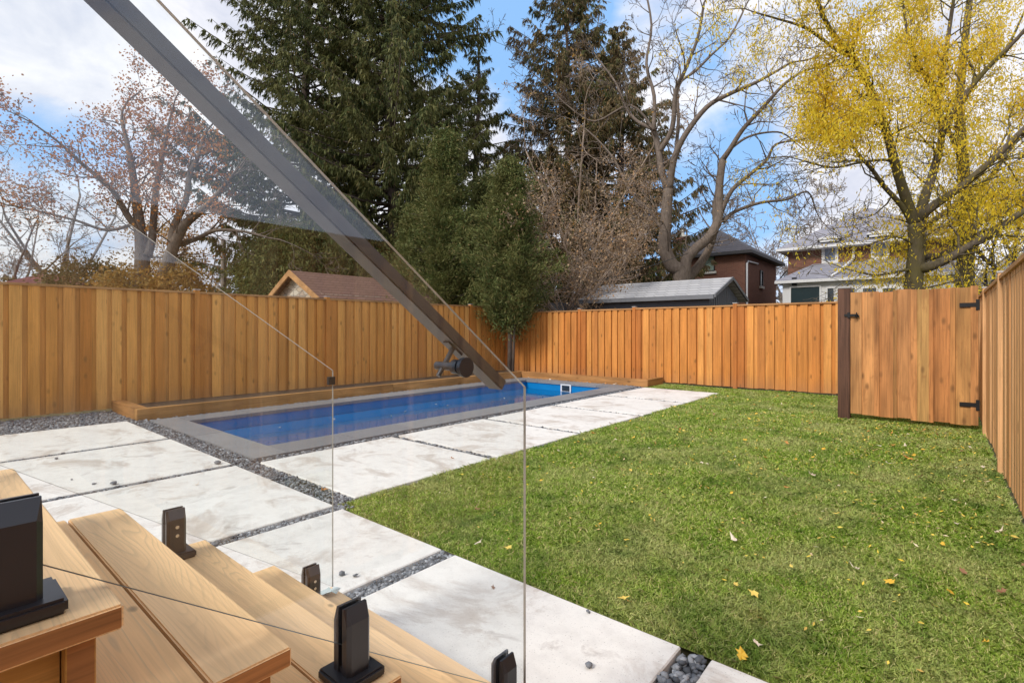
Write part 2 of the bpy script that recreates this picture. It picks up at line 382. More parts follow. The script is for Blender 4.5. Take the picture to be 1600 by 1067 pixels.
def glassmat():
    m = bpy.data.materials.new('clear_glass'); m.use_nodes = True; t = NT(m.node_tree); t.nt.nodes.clear()
    bf = t.n('ShaderNodeNewGeometry').outputs['Backfacing']      # the same reflectance on both faces of the sheet
    fr = t.n('ShaderNodeFresnel', {'IOR': t.math('ADD', 1.60, t.math('MULTIPLY', bf, 1/1.60-1.60))})
    tr = t.n('ShaderNodeBsdfTransparent', {'Color': (.985, .995, .99, 1)}); gl = t.n('ShaderNodeBsdfGlossy', {'Color': (.80, .88, 1, 1), 'Roughness': 0.0})
    mx = t.n('ShaderNodeMixShader', {0: fr.outputs[0], 1: tr.outputs[0], 2: gl.outputs[0]})
    t.n('ShaderNodeOutputMaterial', {'Surface': mx.outputs[0]}); return m
M['glass'] = glassmat()
M['glass_edge'] = simple('polished_glass_edge', (.74, .74, .70), .25, 0, .2, 30, 0, .8)
M['glass_end'] = simple('glass_end_edge', (.46, .42, .36), .3, 0, .2, 30, 0, .6)
M['glass_low'] = simple('shade_toned_lower_edge', (.10, .11, .10), .4, 0, .2, 30, 0, .5)  # same glass edge, colour darkened to paint in the shade of its downward face
def watermat():
    m, t, b = principled('pool_water', (.02, .10, .33), .04, spec=.5)
    b.inputs['IOR'].default_value = 1.33
    g = t.n('ShaderNodeTexCoord').outputs['Object']
    n = t.noise(g, 3.2, 3, .5, .2)
    t.L.new(t.mix(t.noise(g, .7, 2), (.0, .10, .28), (.002, .135, .36)), b.inputs['Base Color'])
    bump(t, b, n, .22, .02); return m
M['water'] = watermat()
def liner():
    m, t, b = principled('blue_liner', (.03, .16, .50), .35, spec=.4)
    g = t.n('ShaderNodeTexCoord').outputs['Object']
    t.L.new(t.mix(t.noise(g, 2.0, 4, .6), (.002, .16, .42), (.006, .23, .56)), b.inputs['Base Color']); return m
M['liner'] = liner()
def lawnbase():
    m, t, b = principled('lawn_soil', (.1, .12, .03), .95, spec=.05)
    g = t.n('ShaderNodeTexCoord').outputs['Object']
    c = t.mix(t.ramp(t.noise(g, 40, 6, .7), [(.35, 0.0), (.65, 1.0)]), (.09, .11, .03), (.28, .29, .09))
    t.L.new(c, b.inputs['Base Color']); return m
M['lawnbase'] = lawnbase()
def grassmat():
    m, t, b = principled('grass_blades', (.1, .2, .04), .6, spec=.22)
    r_ = t.n('ShaderNodeNewGeometry').outputs['Random Per Island']
    c = t.ramp(r_, [(0, (.14, .25, .022)), (.3, (.28, .44, .045)), (.6, (.43, .59, .09)), (.85, (.66, .71, .22)), (.93, (.82, .74, .36)), (1, (.84, .66, .35))])
    g = t.n('ShaderNodeTexCoord').outputs['Object']
    c = t.mix(t.ramp(t.noise(g, 1.15, 5, .65, .5), [(.45, 0.0), (.62, .65)]), c, (.60, .60, .26))
    c = t.mix(t.ramp(t.noise(t.map(g, (1, 1, 1), (5, 9, 0)), 1.9, 5, .65, .5), [(.50, 0.0), (.66, .6)]), c, (.10, .235, .02))
    c = t.mix(t.ramp(t.noise(t.map(g, (1, 1, 1), (25, 3, 0)), 4.5, 4, .6), [(.64, 0.0), (.74, .6)]), c, (.50, .36, .15))
    t.L.new(c, b.inputs['Base Color'])
    out = m.node_tree.nodes['Material Output']
    tr = t.n('ShaderNodeBsdfTranslucent', {'Color': c}); mx = t.n('ShaderNodeMixShader', {0: .3, 1: b.outputs[0], 2: tr.outputs[0]})
    t.L.new(mx.outputs[0], out.inputs[0]); return m
M['grass'] = grassmat()
M['ground'] = simple('rough_ground', (.11, .10, .055), .95, 0, .5, .9, .3, .1)
for nm, c in (('leaf_yellow', (.72, .45, .05)), ('leaf_orange', (.58, .24, .06)), ('leaf_brown', (.28, .14, .07)), ('leaf_pale', (.72, .60, .48)), ('leaf_gold', (.75, .55, .12))):
    M[nm] = simple(nm, c, .6, 0, .35, 30, .1)
M['plastic'] = simple('clear_plastic_scrap', (.62, .70, .68), .15, 0, .3, 40, .2, .8)

# ------------------------------------------------------------------ the setting: ground, lawn, gravel bed
PX0, PX1, PY0, PY1 = -8.72, -6.13, 2.79, 11.0         # inner edge of the pool
OX0, OX1, OY0, OY1 = -9.22, -5.62, 2.42, 11.45        # outer edge of the coping
b = MB(); zg = -.075; Bg = 900
for (x0, y0, x1, y1) in ((-Bg, -Bg, Bg, PY0-.1), (-Bg, PY1+.1, Bg, Bg), (-Bg, PY0-.1, PX0-.1, PY1+.1), (PX1+.1, PY0-.1, Bg, PY1+.1)):
    b.add([(x0, y0, zg), (x1, y0, zg), (x1, y1, zg), (x0, y1, zg)], [(0, 1, 2, 3)])
tag(b.build('ground', M['ground']), kind='structure')
LX0, LX1, LY0, LY1 = -3.68, .44, 2.215, 12.55
def sheet(name, rects, z, mat):
    b = MB()
    for (x0, y0, x1, y1) in rects: b.add([(x0, y0, z), (x1, y0, z), (x1, y1, z), (x0, y1, z)], [(0, 1, 2, 3)])
    return tag(b.build(name, mat), kind='structure')
sheet('lawn_ground', [(LX0, LY0, LX1, 9.46), (-5.55, 11.56, LX0, LY1), (LX0, 9.46, LX1, LY1)], -.022, M['lawnbase'])
sheet('gravel_ground', [(-10.85, -3, .44, 2.18), (-10.85, 2.18, OX0, 2.42), (OX0, 2.18, LX0, OY0), (OX1, OY0, LX0, 11.56), (OX0-.2, 2.42, OX0, 11.6), (OX0, OY1, OX1, 11.6), (-10.85, 2.42, OX0-.2, LY1), (OX0-.2, 11.6, -5.55, LY1)], -.05, M['gravel_bed'])

# concrete pavers
XR = [(-9.42, -7.56), (-7.46, -5.60), (-5.50, -3.66), (-3.54, -2.41), (-2.29, -.87), (-.74, .42)]
desc_near = ['white concrete paver with a tan stain beside the wide gravel bed under the long fence', 'white concrete paver with loose stones, between the stained end paver and the stairs',
 'large white concrete paver in front of the pool corner with a wet smudge', 'white concrete paver at the foot of the stairs touching the lawn tip', 'white concrete paver with a brown stain and scrape, in front of the glass railing end', 'concrete paver at the bottom edge beyond the dark gravel joint']
pav = []
rng = random.Random(4)
def paver(x0, y0, x1, y1, label):
    b = MB(); b.box((x0, y0, -.06), (x1, y1, 0)); o = b.build('concrete_paver', M['concrete'], bevel=.006, seg=1)
    tag(o, label, 'paver', 'white concrete pavers round the pool'); pav.append((x0, y0, x1, y1))
for (x0, x1), lab in zip(XR, desc_near): paver(x0, .42 if x0 < -2.4 else -1.0, x1, 2.185, lab)
YR = [(2.40, 4.06), (4.17, 5.78), (5.89, 7.60), (7.71, 9.47), (9.59, 11.42)]
for (y0, y1), lab in zip(YR, ['nearest white paver of the row between pool and lawn', 'second white paver from the pool corner, crossed by the glass edge', 'middle white paver of the row between pool and lawn',
        'fourth white paver between pool and lawn, with faint brown streaks', 'farthest white paver by the corner timber border, streaked brown']): paver(-5.44, y0, -3.70, y1, lab)
for (x0, x1), lab in zip(XR[:3], ['back-row white paver nearest the long fence, beyond the left picture edge', 'back-row white paver at the left edge of the picture', 'back-row white paver beside the stairs']):
    paver(x0, -1.6, x1, .30, lab)

# gravel chips: one ground-cover object
ico = []
phi = (1+5**.5)/2
for s1 in (-1, 1):
    for s2 in (-1, 1): ico += [(0, s1, s2*phi), (s1, s2*phi, 0), (s2*phi, 0, s1)]
bmx = bmesh.new(); [bmx.verts.new(p) for p in ico]; bmesh.ops.convex_hull(bmx, input=bmx.verts[:]); bmx.verts.ensure_lookup_table(); bmx.verts.index_update()
IV = np.array([v.co[:] for v in bmx.verts])/1.9; IF = np.array([[v.index for v in f.verts] for f in bmx.faces]); bmx.free()
def stones(areas, seed=1):
    rg = np.random.default_rng(seed); VV = []; FF = []; n0 = 0
    for (x0, y0, x1, y1, size, dens, zc) in areas:
        n = int((x1-x0)*(y1-y0)*dens)
        c = np.stack([rg.uniform(x0+size*.3, x1-size*.3, n), rg.uniform(y0+size*.3, y1-size*.3, n), zc+rg.uniform(-.012, .014, n)], 1)
        s_ = size*.5*rg.uniform(.55, 1.35, n)
        V = IV[None]*(1+rg.uniform(-.28, .28, (n, 12, 1)))
        V = V*rg.uniform(.5, 1.1, (n, 1, 3))*np.array([1.15, 1.15, .75])
        a = rg.uniform(0, 6.28, n); ca, sa = np.cos(a), np.sin(a); tl = rg.uniform(-.5, .5, n)
        X = V[..., 0]*ca[:, None]-V[..., 1]*sa[:, None]; Y = V[..., 0]*sa[:, None]+V[..., 1]*ca[:, None]; Z = V[..., 2]+X*tl[:, None]
        V = np.stack([X, Y, Z], -1)*s_[:, None, None]+c[:, None, :]
        VV.append(V.reshape(-1, 3)); FF.append((IF[None]+(np.arange(n)*12)[:, None, None]).reshape(-1, 3)+n0); n0 += n*12
    return np.concatenate(VV), np.concatenate(FF)
ar = []
for i in range(5):
    x0 = XR[i][1]; x1 = XR[i+1][0]
    ar.append((x0, .4, x1, 2.19, .036 if i > 3 else .027, 2600 if i > 3 else 4400, -.022))
ar += [(-9.42, .30, -2.3, .42, .03, 2600, -.022), (-9.3, 2.19, OX1, 2.42, .025, 4200, -.020), (OX1, 2.19, -3.66, 2.40, .026, 4200, -.020), (-3.66, 2.15, -3.52, 2.3, .032, 2600, -.02),
       (OX1, 2.4, -5.44, 11.5, .032, 1900, -.024), (OX0-.16, 2.42, OX0, 11.55, .035, 1500, -.024), (OX0, 11.45, OX1, 11.62, .035, 1300, -.024), (-10.85, -2.5, -9.42, 2.3, .032, 2600, -.012), (-9.5, 2.18, -9.2, 2.42, .035, 1700, -.015)]
for i in range(4): ar.append((-5.44, YR[i][1], -3.70, YR[i+1][0], .03, 2200, -.024))
V_, F_ = stones(ar)
tag(idx_mesh('gravel', V_, F_, M['gravel']), 'grey slate chip gravel filling the joints and the bed', 'gravel', kind='stuff')
# loose stones lying on the pavers
for (u, v, s_, lab) in ((88, 718, .03, 'small grey stone nearest the left edge on a paver'), (112, 750, .035, 'flat grey chip beside its shadow on the left paver'), (147, 757, .04, 'round grey stone on the left paver near the stairs'), (178, 757, .05, 'larger grey stone touching the paver joint left'),
        (340, 725, .055, 'dark clump of stone on the paver by the pool corner'), (534, 899, .03, 'small dark stone in front of the stair foot'), (555, 901, .03, 'dark stone right of its twin by the stair foot'), (920, 1042, .03, 'pointed dark stone on the near paver'), (919, 957, .035, 'small stone chip near the stained spot')):
    q = P(u, v, 800*CH/(v-515)); V_, F_ = stones([(q[0]-s_, q[1]-s_, q[0]+s_, q[1]+s_, s_, 1.5/(4*s_*s_), s_*.28)], int(u))
    V_ = V_[:12]; F_ = F_[:20]; V_[:, 0] += q[0]-V_[:, 0].mean(); V_[:, 1] += q[1]-V_[:, 1].mean(); V_[:, 2] += .001-V_[:, 2].min()
    tag(idx_mesh('loose_stone', V_, F_, M['gravel']), lab, 'stone', 'loose stones on the pavers')

# grass: one stuff object
def grass():
    rg = np.random.default_rng(7); N = 2600000
    x = rg.uniform(LX0-1.9, LX1, N); y = rg.uniform(LY0, LY1, N)
    x = x; d = -x*math.sin(YAW)+y*math.cos(YAW)
    dens = np.clip(105000/(d**1.7), 3600, 42000); area = (LX1-LX0+1.9)*(LY1-LY0)
    keep = rg.uniform(0, 1, N) < dens*area/N
    edge = .015*np.sin(y*9)+.012*np.sin(y*23+1)
    keep &= (x > LX0-.012+edge) | (y > 11.56+.03*np.sin(x*7))
    keep &= (x > -5.5); keep &= ~((y < LY0+.004) & (rg.uniform(0, 1, N) < .5))
    # fenced-off ground behind the gate keeps its grass too
    x, y, d = x[keep], y[keep], d[keep]; n = len(x)
    tu = np.sin(x*2.1+np.sin(y*1.7))*np.sin(y*2.6+1.3*np.sin(x*1.3))
    h = (.022+.014*rg.random(n))*(1+.35*tu)*(1+.02*d); wd = .0013*(1+.30*d)*rg.uniform(.7, 1.3, n)
    a = rg.uniform(0, 6.28, n); lean = rg.uniform(.25, 1.7, n)*h
    az_ = rg.uniform(0, 6.28, n)
    base = np.stack([x, y, np.full(n, -.022)], 1)
    sx = np.stack([np.cos(a)*wd, np.sin(a)*wd, np.zeros(n)], 1)
    top = base+np.stack([np.cos(az_)*lean, np.sin(az_)*lean, h*rg.uniform(.6, 1.1, n)], 1)
    mid = base+np.stack([np.cos(az_)*lean*.32, np.sin(az_)*lean*.32, h*.62], 1)
    V = np.stack([base-sx, base+sx, mid+sx*.8, top, mid-sx*.8], 1).reshape(-1, 3)
    print('grass', n)
    o = fast_mesh('grass', V, 5, M['grass']); tag(o, 'short green lawn grass with paler and darker patches', 'grass', kind='stuff')
grass()

# ------------------------------------------------------------------ pool
pool = empty('swimming_pool', ((PX0+PX1)/2, (PY0+PY1)/2, -1.3), 'long rectangular swimming pool with grey stone coping and blue walls', 'swimming pool')
b = MB(); g_ = .004
def cop(x0, y0, x1, y1, along):
    L = (x1-x0) if along == 'x' else (y1-y0); n = max(1, round(L/.92)); s_ = L/n
    for i in range(n):
        if along == 'x': b.box((x0+i*s_+g_, y0, -.05), (x0+(i+1)*s_-g_, y1, .004+.0015*(i % 2)))
        else: b.box((x0, y0+i*s_+g_, -.05), (x1, y0+(i+1)*s_-g_, .004+.0015*(i % 2)))
cop(OX0, OY0, OX1, PY0, 'x'); cop(OX0, PY1, OX1, OY1, 'x'); cop(OX0, PY0+g_, PX0, PY1-g_, 'y'); cop(PX1, PY0+g_, OX1, PY1-g_, 'y')
b.build('coping', M['coping'], pool)
e = .025
b = MB(); x0, x1, y0, y1 = PX0-e, PX1+e, PY0-e, PY1+e; zt, zb = -.052, -1.3
vs = [(x0,y0,zt),(x1,y0,zt),(x1,y1,zt),(x0,y1,zt),(x0,y0,zb),(x1,y0,zb),(x1,y1,zb),(x0,y1,zb)]
b.add(vs, [(0,1,5,4),(1,2,6,5),(2,3,7,6),(3,0,4,7),(4,5,6,7)]); b.build('liner', M['liner'], pool)
sk = MB(); sx, sz = -7.42, -.135; yy = y1-.012
for (a0, a1, c0, c1) in ((-.16, .16, .075, .105), (-.16, .16, -.105, -.075), (-.16, -.12, -.075, .075), (.12, .16, -.075, .075)): sk.box((sx+a0, yy-.02, sz+c0), (sx+a1, yy, sz+c1))
so = sk.build('skimmer', M['white_paint'], pool); sk = MB(); sk.box((sx-.12, yy-.004, sz-.075), (sx+.12, yy, sz+.075)); sk.build('skimmer_mouth', M['dark_pane'], so)
b = MB(); zw = -.215; nx, ny = 2, 2
b.add([(x0+.002,y0+.002,zw),(x1-.002,y0+.002,zw),(x1-.002,y1-.002,zw),(x0+.002,y1-.002,zw)], [(0,1,2,3)]); tag(b.build('water', M['water']), kind='structure')

# timber borders by the fence
tb = empty('timber_border', (-9.5, 7, 0), 'low L-shaped border of yellow-brown timbers between pool and fences', 'timber border')
b = MB(); b.box((-9.52, 2.30, -.05), (-9.38, 7.05, .165)); b.box((-9.52, 7.055, -.05), (-9.38, 11.74, .165)); b.build('long_timber', M['timber'], tb, bevel=.005)
b = MB(); b.box((-9.376, 11.60, -.05), (-5.45, 11.74, .165)); b.build('far_timber', M['timberx'], tb, bevel=.005)
b = MB(); b.box((-10.85, 2.30, -.05), (-9.525, 2.47, .168)); b.build('end_timber', M['timberx'], tb, bevel=.005)
b = MB(); b.box((-5.59, 11.745, -.05), (-5.45, 12.5, .163)); b.build('end_timber', M['timber'], tb, bevel=.005)
b = MB(); b.box((-10.85, 2.47, -.048), (-9.525, 12.5, .075)); b.box((-9.524, 11.745, -.048), (-5.595, 12.5, .075)); tag(b.build('bed_soil', simple('bed_soil', (.075, .055, .04), .95, 0, .5, 18, .5)), kind='structure')

# ------------------------------------------------------------------ fences
def fence(label, p0, p1, n, h0, h1, mat, capmat, posts, thick=.024, z0=0.0, seed=0, pitch=.213, fw=.148):
    """board-on-board fence; n = side towards the yard; posts = distances along"""
    rg = random.Random(seed); p0 = np.array(p0, float); p1 = np.array(p1, float); L = np.linalg.norm(p1-p0); t = (p1-p0)/L; n = np.array(n, float)
    f = empty('fence', (p0[0], p0[1], 0), label, 'fence'); Z = np.array([0, 0, 1.])
    t3 = np.array([t[0], t[1], 0]); n3 = np.array([n[0], n[1], 0]); o3 = np.array([p0[0], p0[1], 0])
    def brd(b, s0, s1, d0, d1, z0_, z1_, mi=0):
        c = o3+t3*(s0+s1)/2+n3*(d0+d1)/2+Z*(z0_+z1_)/2; b.obox(c, t3*(s1-s0)/2, n3*(d1-d0)/2, Z*(z1_-z0_)/2, mi)
    ps = sorted(set([0.0]+list(posts)+[L]))
    pw = .089
    for a, c in zip(ps[:-1], ps[1:]):
        b = MB(); s = a+(pw/2 if a > 0 else 0); e_ = c-(pw/2 if c < L else 0)
        H = lambda q: h0+(h1-h0)*q/L
        h = H((a+c)/2)
        k = max(1, round((e_-s)/pitch)); pt = (e_-s)/k
        for i in range(k):
            j = rg.uniform(-.012, .012)
            q0 = s+i*pt+.002; q1 = s+i*pt+fw+j; tw = rg.uniform(-.0025, .0055); brd(b, q0, q1, tw, thick+tw, z0+.03+rg.uniform(0, .02), h-.036)
            brd(b, s+i*pt+fw-.035, s+(i+1)*pt+.045, -.036, -.013, z0+.03, h-.038)
            for zn in (z0+.30, h-.085):
                for dn in (.022, fw-.026): brd(b, s+i*pt+dn-.003, s+i*pt+dn+.003, thick+tw, thick+tw+.0015, zn-.003, zn+.003, 1)
        b.build('board_panel', [mat, M['iron']], f)
        b = MB(); brd(b, s, e_, -.075, .045, h-.035, h); b.build('cap_rail', capmat, f)
        b = MB(); brd(b, s, e_, -.066, -.03, h-.13, h-.037); b.build('back_rail', mat, f)
        b = MB(); brd(b, s, e_, -.066, -.03, .25, .34); b.build('back_rail', mat, f)
    for q in posts:
        h = h0+(h1-h0)*q/L
        b = MB(); brd(b, q-pw/2+.001, q+pw/2-.001, -.05, .052, -.06, h+.03); po = b.build('post', mat, f)
        b = MB(); brd(b, q-pw/2-.006, q+pw/2+.006, -.058, .060, h+.03, h+.05); b.build('post_cap', M['galv'], po)
    return f
FX, FY = -10.88, 12.58
def s_at(u): return yv(u)
def Y_on_X(u, X):
    k = (u-800)/800; dr = cF+k*cR; return X/dr[0]*dr[1]
def X_on_Y(u, Y):
    k = (u-800)/800; dr = cF+k*cR; return Y/dr[1]*dr[0]
LY = -3.0
fence('long stained wooden board fence behind the pool, lit golden brown', (FX, LY), (FX, FY), (1, 0), 2.10, 2.10, M['fence'], M['cap'],
      [Y_on_X(u, FX)-LY for u in (-60, 70-200, 307, 511)][1:] and [Y_on_X(-330, FX)-LY, 1.4, Y_on_X(307, FX)-LY, Y_on_X(511, FX)-LY, Y_on_X(655, FX)-LY, Y_on_X(735, FX)-LY], seed=1)
fence('wooden board fence across the back of the yard, orange brown', (FX+.03, FY), (.44, FY), (0, -1), 1.93, 1.98, M['fence_warm'], M['capx'],
      [X_on_Y(u, FY)-FX for u in (990, 1147)]+[X_on_Y(905, FY)-FX, -1.25-FX], seed=2)
fence('tall wooden fence running down the right side of the lawn', (.47, -4.0), (.47, FY), (-1, 0), 1.90, 1.90, M['fence_right'], M['cap'],
      [Y_on_X(1570, .47)+4.0, Y_on_X(1570, .47)+6.4, Y_on_X(1570, .47)+1.6, Y_on_X(1570, .47)-.8, Y_on_X(1570, .47)-3.2], seed=3, pitch=.195, fw=.125)

# gate and its old post
gp = MB(); gp.box((-1.25, 9.44, -.07), (-1.09, 9.60, 2.02)); go = gp.build('gate_post', M['postdark'], bevel=.006); tag(go, 'thick dark brown gate post with a grey cap between fence and gate', 'post')
gp = MB(); gp.box((-1.26, 9.43, 2.02), (-1.08, 9.61, 2.05)); gp.build('post_cap', M['galv'], go, bevel=.008)
gt = empty('wooden_gate', (.4, 9.5, 0), 'wooden garden gate of rough mismatched reddish boards with black hinges', 'gate')
b = MB(); rg = random.Random(11); x = -1.07; xs = [-1.075, -.93, -.83, -.76, -.62, -.545, -.335, -.265, -.14, .0, .055, .17]
xs = [X_on_Y(u, 9.5) for u in (1329, 1347, 1366, 1374, 1395, 1402, 1423, 1433, 1451, 1459, 1484, 1493, 1516, 1529)]
for i in range(len(xs)-1):
    fr = i % 2 == 0 if i < 4 else i % 2 == 0
    y0 = (9.466 if fr else 9.486)+rg.uniform(-.002, .0015); zt = 1.955+rg.uniform(-.018, .012)+.018*(i/len(xs)); zbt = .075+rg.uniform(-.012, .012)-.02*(i/len(xs))
    b.box((xs[i]+(.003 if fr else -.01), y0, zbt), (xs[i+1]+(-.003 if fr else .01), y0+.018, zt))
b.build('gate_boards', M['gate'], gt)
b = MB(); 
for z in (.3, 1.05, 1.75): b.box((-1.07, 9.506, z), (.38, 9.544, z+.09))
b.build('gate_frame', M['gate'], gt)
for z in (1.72, .345):
    b = MB(); b.box((.19, 9.462, z-.03), (.385, 9.469, z+.03)); b.box((.36, 9.455, z-.075), (.40, 9.4695, z+.075)); b.build('hinge', M['iron'], gt, bevel=.003)
b = MB(); b.box((-1.16, 9.425, 1.585), (-.98, 9.438, 1.62)); b.box((-1.12, 9.42, 1.565), (-1.085, 9.437, 1.645)); b.box((-1.02, 9.425, 1.575), (-.97, 9.469, 1.60)); b.tube([(-1.0, 9.44, 1.64), (-1.0, 9.40, 1.62), (-1.0, 9.41, 1.56)], .009, 6); b.build('latch', M['iron'], gt)

# ------------------------------------------------------------------ deck stairs
st = empty('deck_stairs', (-1.57, .6, 0), 'pale new wooden deck stairs with two-plank treads in the foreground', 'stairs')
TY = [-.045+.2655*k for k in range(6)]      # front edges of landing and five treads
TZ = [1.15-.192*k for k in range(6)]
XL, XRt = -2.17, -.965
for k in range(6):
    y1 = TY[k]
    if k == 0: rows = [(y1-.14-.146*i, y1-.146*i) for i in range(9)]
    else: rows = [(y1-.14, y1), (y1-.286, y1-.146)]
    b = MB()
    for (a, c) in rows: b.box((XL, a, TZ[k]-.038), (XRt, c, TZ[k]), 0, 1)
    b.build('landing' if k == 0 else 'tread', [M['tread'], M['tread_end']], st, bevel=.0035, seg=2)
    b = MB(); zb_ = (TZ[k+1] if k < 5 else 0)+.001; yb = y1-.03
    b.box((XL+.03, yb-.036, zb_+(.0 if k < 5 else -.001)), (XRt-.022, yb, TZ[k]-.0395), 0, 1); b.build('riser', [M['stringer'], M['tread_end']], st, bevel=.002, seg=1)
for X in (XL+.075, XRt-.03-.04):
    b = MB(); poly = [(-1.3, 0.0)]
    pts = [(-1.3, TZ[0]-.04)]
    for k in range(6):
        pts.append((TY[k]-.068, TZ[k]-.04)); pts.append((TY[k]-.068, (TZ[k+1]-.04) if k < 5 else 0.0))
    pts.append((-1.3, 0.0))
    n = len(pts); vs = [(X-.019, y, z) for y, z in pts]+[(X+.019, y, z) for y, z in pts]
    b.add(vs, [tuple(range(n)), tuple(range(2*n-1, n-1, -1))]+[(i+n, (i+1) % n+n, (i+1) % n, i) for i in range(n)]); b.build('stringer', M['stringer'], st)

# glass railings
def glass_railing(name_label, X, Yend, top, bot, Y0, spig, outer, ztop_end=None):
    r_ = empty('glass_railing', (X, Yend, TZ[5]), name_label, 'glass railing')
    th = .005
    prof = [(Y0, bot(Y0)), (Yend, bot(Yend)), (Yend, top(Yend)), (Y0, top(Y0))]
    vs = [(X-th, y, z) for y, z in prof]+[(X+th, y, z) for y, z in prof]
    b = MB(); b.add(vs, [(0, 3, 2, 1), (4, 5, 6, 7)], 0); n0 = b.n-8
    for i in range(4): b.f.append([n0+i, n0+(i+1) % 4, n0+4+(i+1) % 4, n0+4+i]); b.m.append((2, 3, 1, 1)[i])
    b.build('glass_panel', [M['glass'], M['glass_edge'], M['glass_low'], M['glass_end']], r_)
    for (yc, k) in spig:
        z = TZ[k]; hw = .030
        b = MB()
        for sgn in (-1, 1):                    # two clamping plates with a bevelled head
            i0, i1 = X+sgn*(th+.0025), X+sgn*(th+.029)
            hgt = .172
            pr = [(i0, z+.012), (i1, z+.012), (i1, z+hgt-.030), (X+sgn*(th+.009), z+hgt), (i0, z+hgt)]
            if sgn < 0: pr = pr[::-1]
            n = 5; ch = .008
            vs = []
            for yy, ins in ((yc-hw, 1), (yc-hw+ch, 0), (yc+hw-ch, 0), (yc+hw, 1)):
                for (px_, pz_) in pr:
                    qx = px_
                    if ins and abs(px_-X) > th+.012 and pz_ < z+hgt-.001: qx = px_-sgn*ch
                    vs.append((qx, yy, pz_-(ch*.7 if ins and pz_ > z+.05 and abs(px_-X) > th+.012 else 0)))
            fs = [tuple(range(n-1, -1, -1)), tuple(3*n+i for i in range(n))]
            for q in range(3): fs += [(q*n+i, q*n+(i+1) % n, (q+1)*n+(i+1) % n, (q+1)*n+i) for i in range(n)]
            b.add(vs, fs)
        b.box((X-.008, yc-hw+.003, z+.012), (X+.008, yc+hw-.003, z+.035))
        sp = b.build('spigot', M['black'] if outer > 0 else M['bronze'], r_)
        b = MB(); b.box((X-.055, yc-.055, z+.0005), (X+.055, yc+.055, z+.024)); b.build('base_plate', M['black'] if outer > 0 else M['bronze'], sp, bevel=.005, seg=2)
        b = MB()
        if outer < 0:
            for dz in (.115, .085): b.tube([(X+th+.0285, yc, z+dz), (X+th+.0315, yc, z+dz)], .006, 12)
            b.build('screw', M['steel'], sp)
    return r_
near_top = lambda y: CH+.302-.743*(y-.656)
near_bot = lambda y: CH-.714-.709*(y-.64)
far_top = lambda y: CH-.18-.715*(y-1.235)
far_bot = lambda y: CH-1.145-.716*(y-1.235)
GX = -1.05; FGX = -2.085
gr1 = glass_railing('sloping clear glass panel with dark handrail along the near side of the stairs', GX, 1.316, near_top, near_bot, -.30, [(.105, 1), (.672, 3), (1.212, 5)], 1)
gr2 = glass_railing('sloping clear glass panel without handrail on the far side of the stairs', FGX, 1.238, far_top, far_bot, -.30, [(.62, 3), (1.135, 5)], -1)
# handrail
hr = lambda y: CH+.223-.735*(y-.715)
hx = -1.125; sl = np.array([0, 1, -.735]); sl /= np.linalg.norm(sl); up = np.array([0, .735, 1]); up /= np.linalg.norm(up)
pa = np.array([hx, -.3, hr(-.3)]); pb = np.array([hx, 1.268, hr(1.268)])
b = MB(); b.obox((pa+pb)/2, (pb-pa)/2, np.array([.03, 0, 0]), up*.0175); rail = b.build('handrail', M['bronze'], gr1, bevel=.003)
yb = 1.03
dc = np.array([GX, 1.027, CH-.107])
b = MB(); b.tube([dc+[.006, 0, 0], dc+[.012, 0, 0]], .0275, 32); b.tube([dc+[.0125, 0, 0], dc+[.021, 0, 0]], .0285, 32); bo = b.build('bracket_disc', M['black'], gr1, smooth=False)
b = MB(); b.tube([dc+[-.03, 0, 0], dc+[-.007, 0, 0]], .021, 24); b.tube([dc+[-.105, 0, 0], dc+[-.03, 0, 0]], .0125, 20); b.build('bracket_stem', M['black'], gr1)
pc = dc+[hx-GX+.0, 0, 0]; t_hit = (hr(pc[1])-pc[2])/(up[2]+.735*up[1])
b = MB(); b.tube([pc-up*.035, pc+up*(t_hit-.020)], .0075, 14)
sad = pc+up*(t_hit-.0195)
b.obox(sad, sl*.034, np.array([.012, 0, 0]), up*.0022); b.build('bracket_arm', M['black'], gr1)
b = MB(); b.box((FGX-.009, 1.215, CH-.245), (FGX+.009, 1.245, CH-.21)); b.build('corner_clip', M['iron'], gr2)
# scrap of clear plastic on the lowest tread
b = MB(); rg = random.Random(5); q0 = P(512, 924, 1.19*800/(924-515)); q0[2] = TZ[5]+.001
gv = [(q0[0]+.03*i+rg.uniform(-.006, .006), q0[1]-.035+.02*j+rg.uniform(-.006, .006)-.0, q0[2]+(rg.uniform(.0, .028) if 0 < i < 3 else 0)) for i in range(-1, 3) for j in range(4)]
b.add(gv, [(i*4+j, i*4+j+1, (i+1)*4+j+1, (i+1)*4+j) for i in range(3) for j in range(3)]); tag(b.build('plastic_scrap', M['plastic']), 'crumpled scrap of clear plastic on the lowest tread', 'plastic scrap')

# ------------------------------------------------------------------ fallen leaves
def leaf_mesh(name, mat, seed, lobes=5, curl=.4):
    rg = random.Random(seed); vs = [(0, 0, .004)]; n = lobes*2
    for i in range(n):
        a = 2*math.pi*i/n; r_ = (1.0 if i % 2 == 0 else .62)*rg.uniform(.55, 1.2)*(1.25 if i == 0 else 1)
        vs.append((r_*math.cos(a), r_*math.sin(a)*(.5+.3*(seed % 2)), curl*r_*r_*rg.uniform(.0, 1.0)))
    me = bpy.data.meshes.new(name); me.from_pydata(vs, [], [(0, 1+i, 1+(i+1) % n) for i in range(n)]); me.materials.append(M[mat]); return me
LM = {k: [leaf_mesh('fallen_leaf', k, s*7+i, (6, 5, 4, 7)[i], .22+.14*i) for i in range(4)] for s, k in enumerate(('leaf_yellow', 'leaf_orange', 'leaf_brown', 'leaf_pale', 'leaf_gold'))}
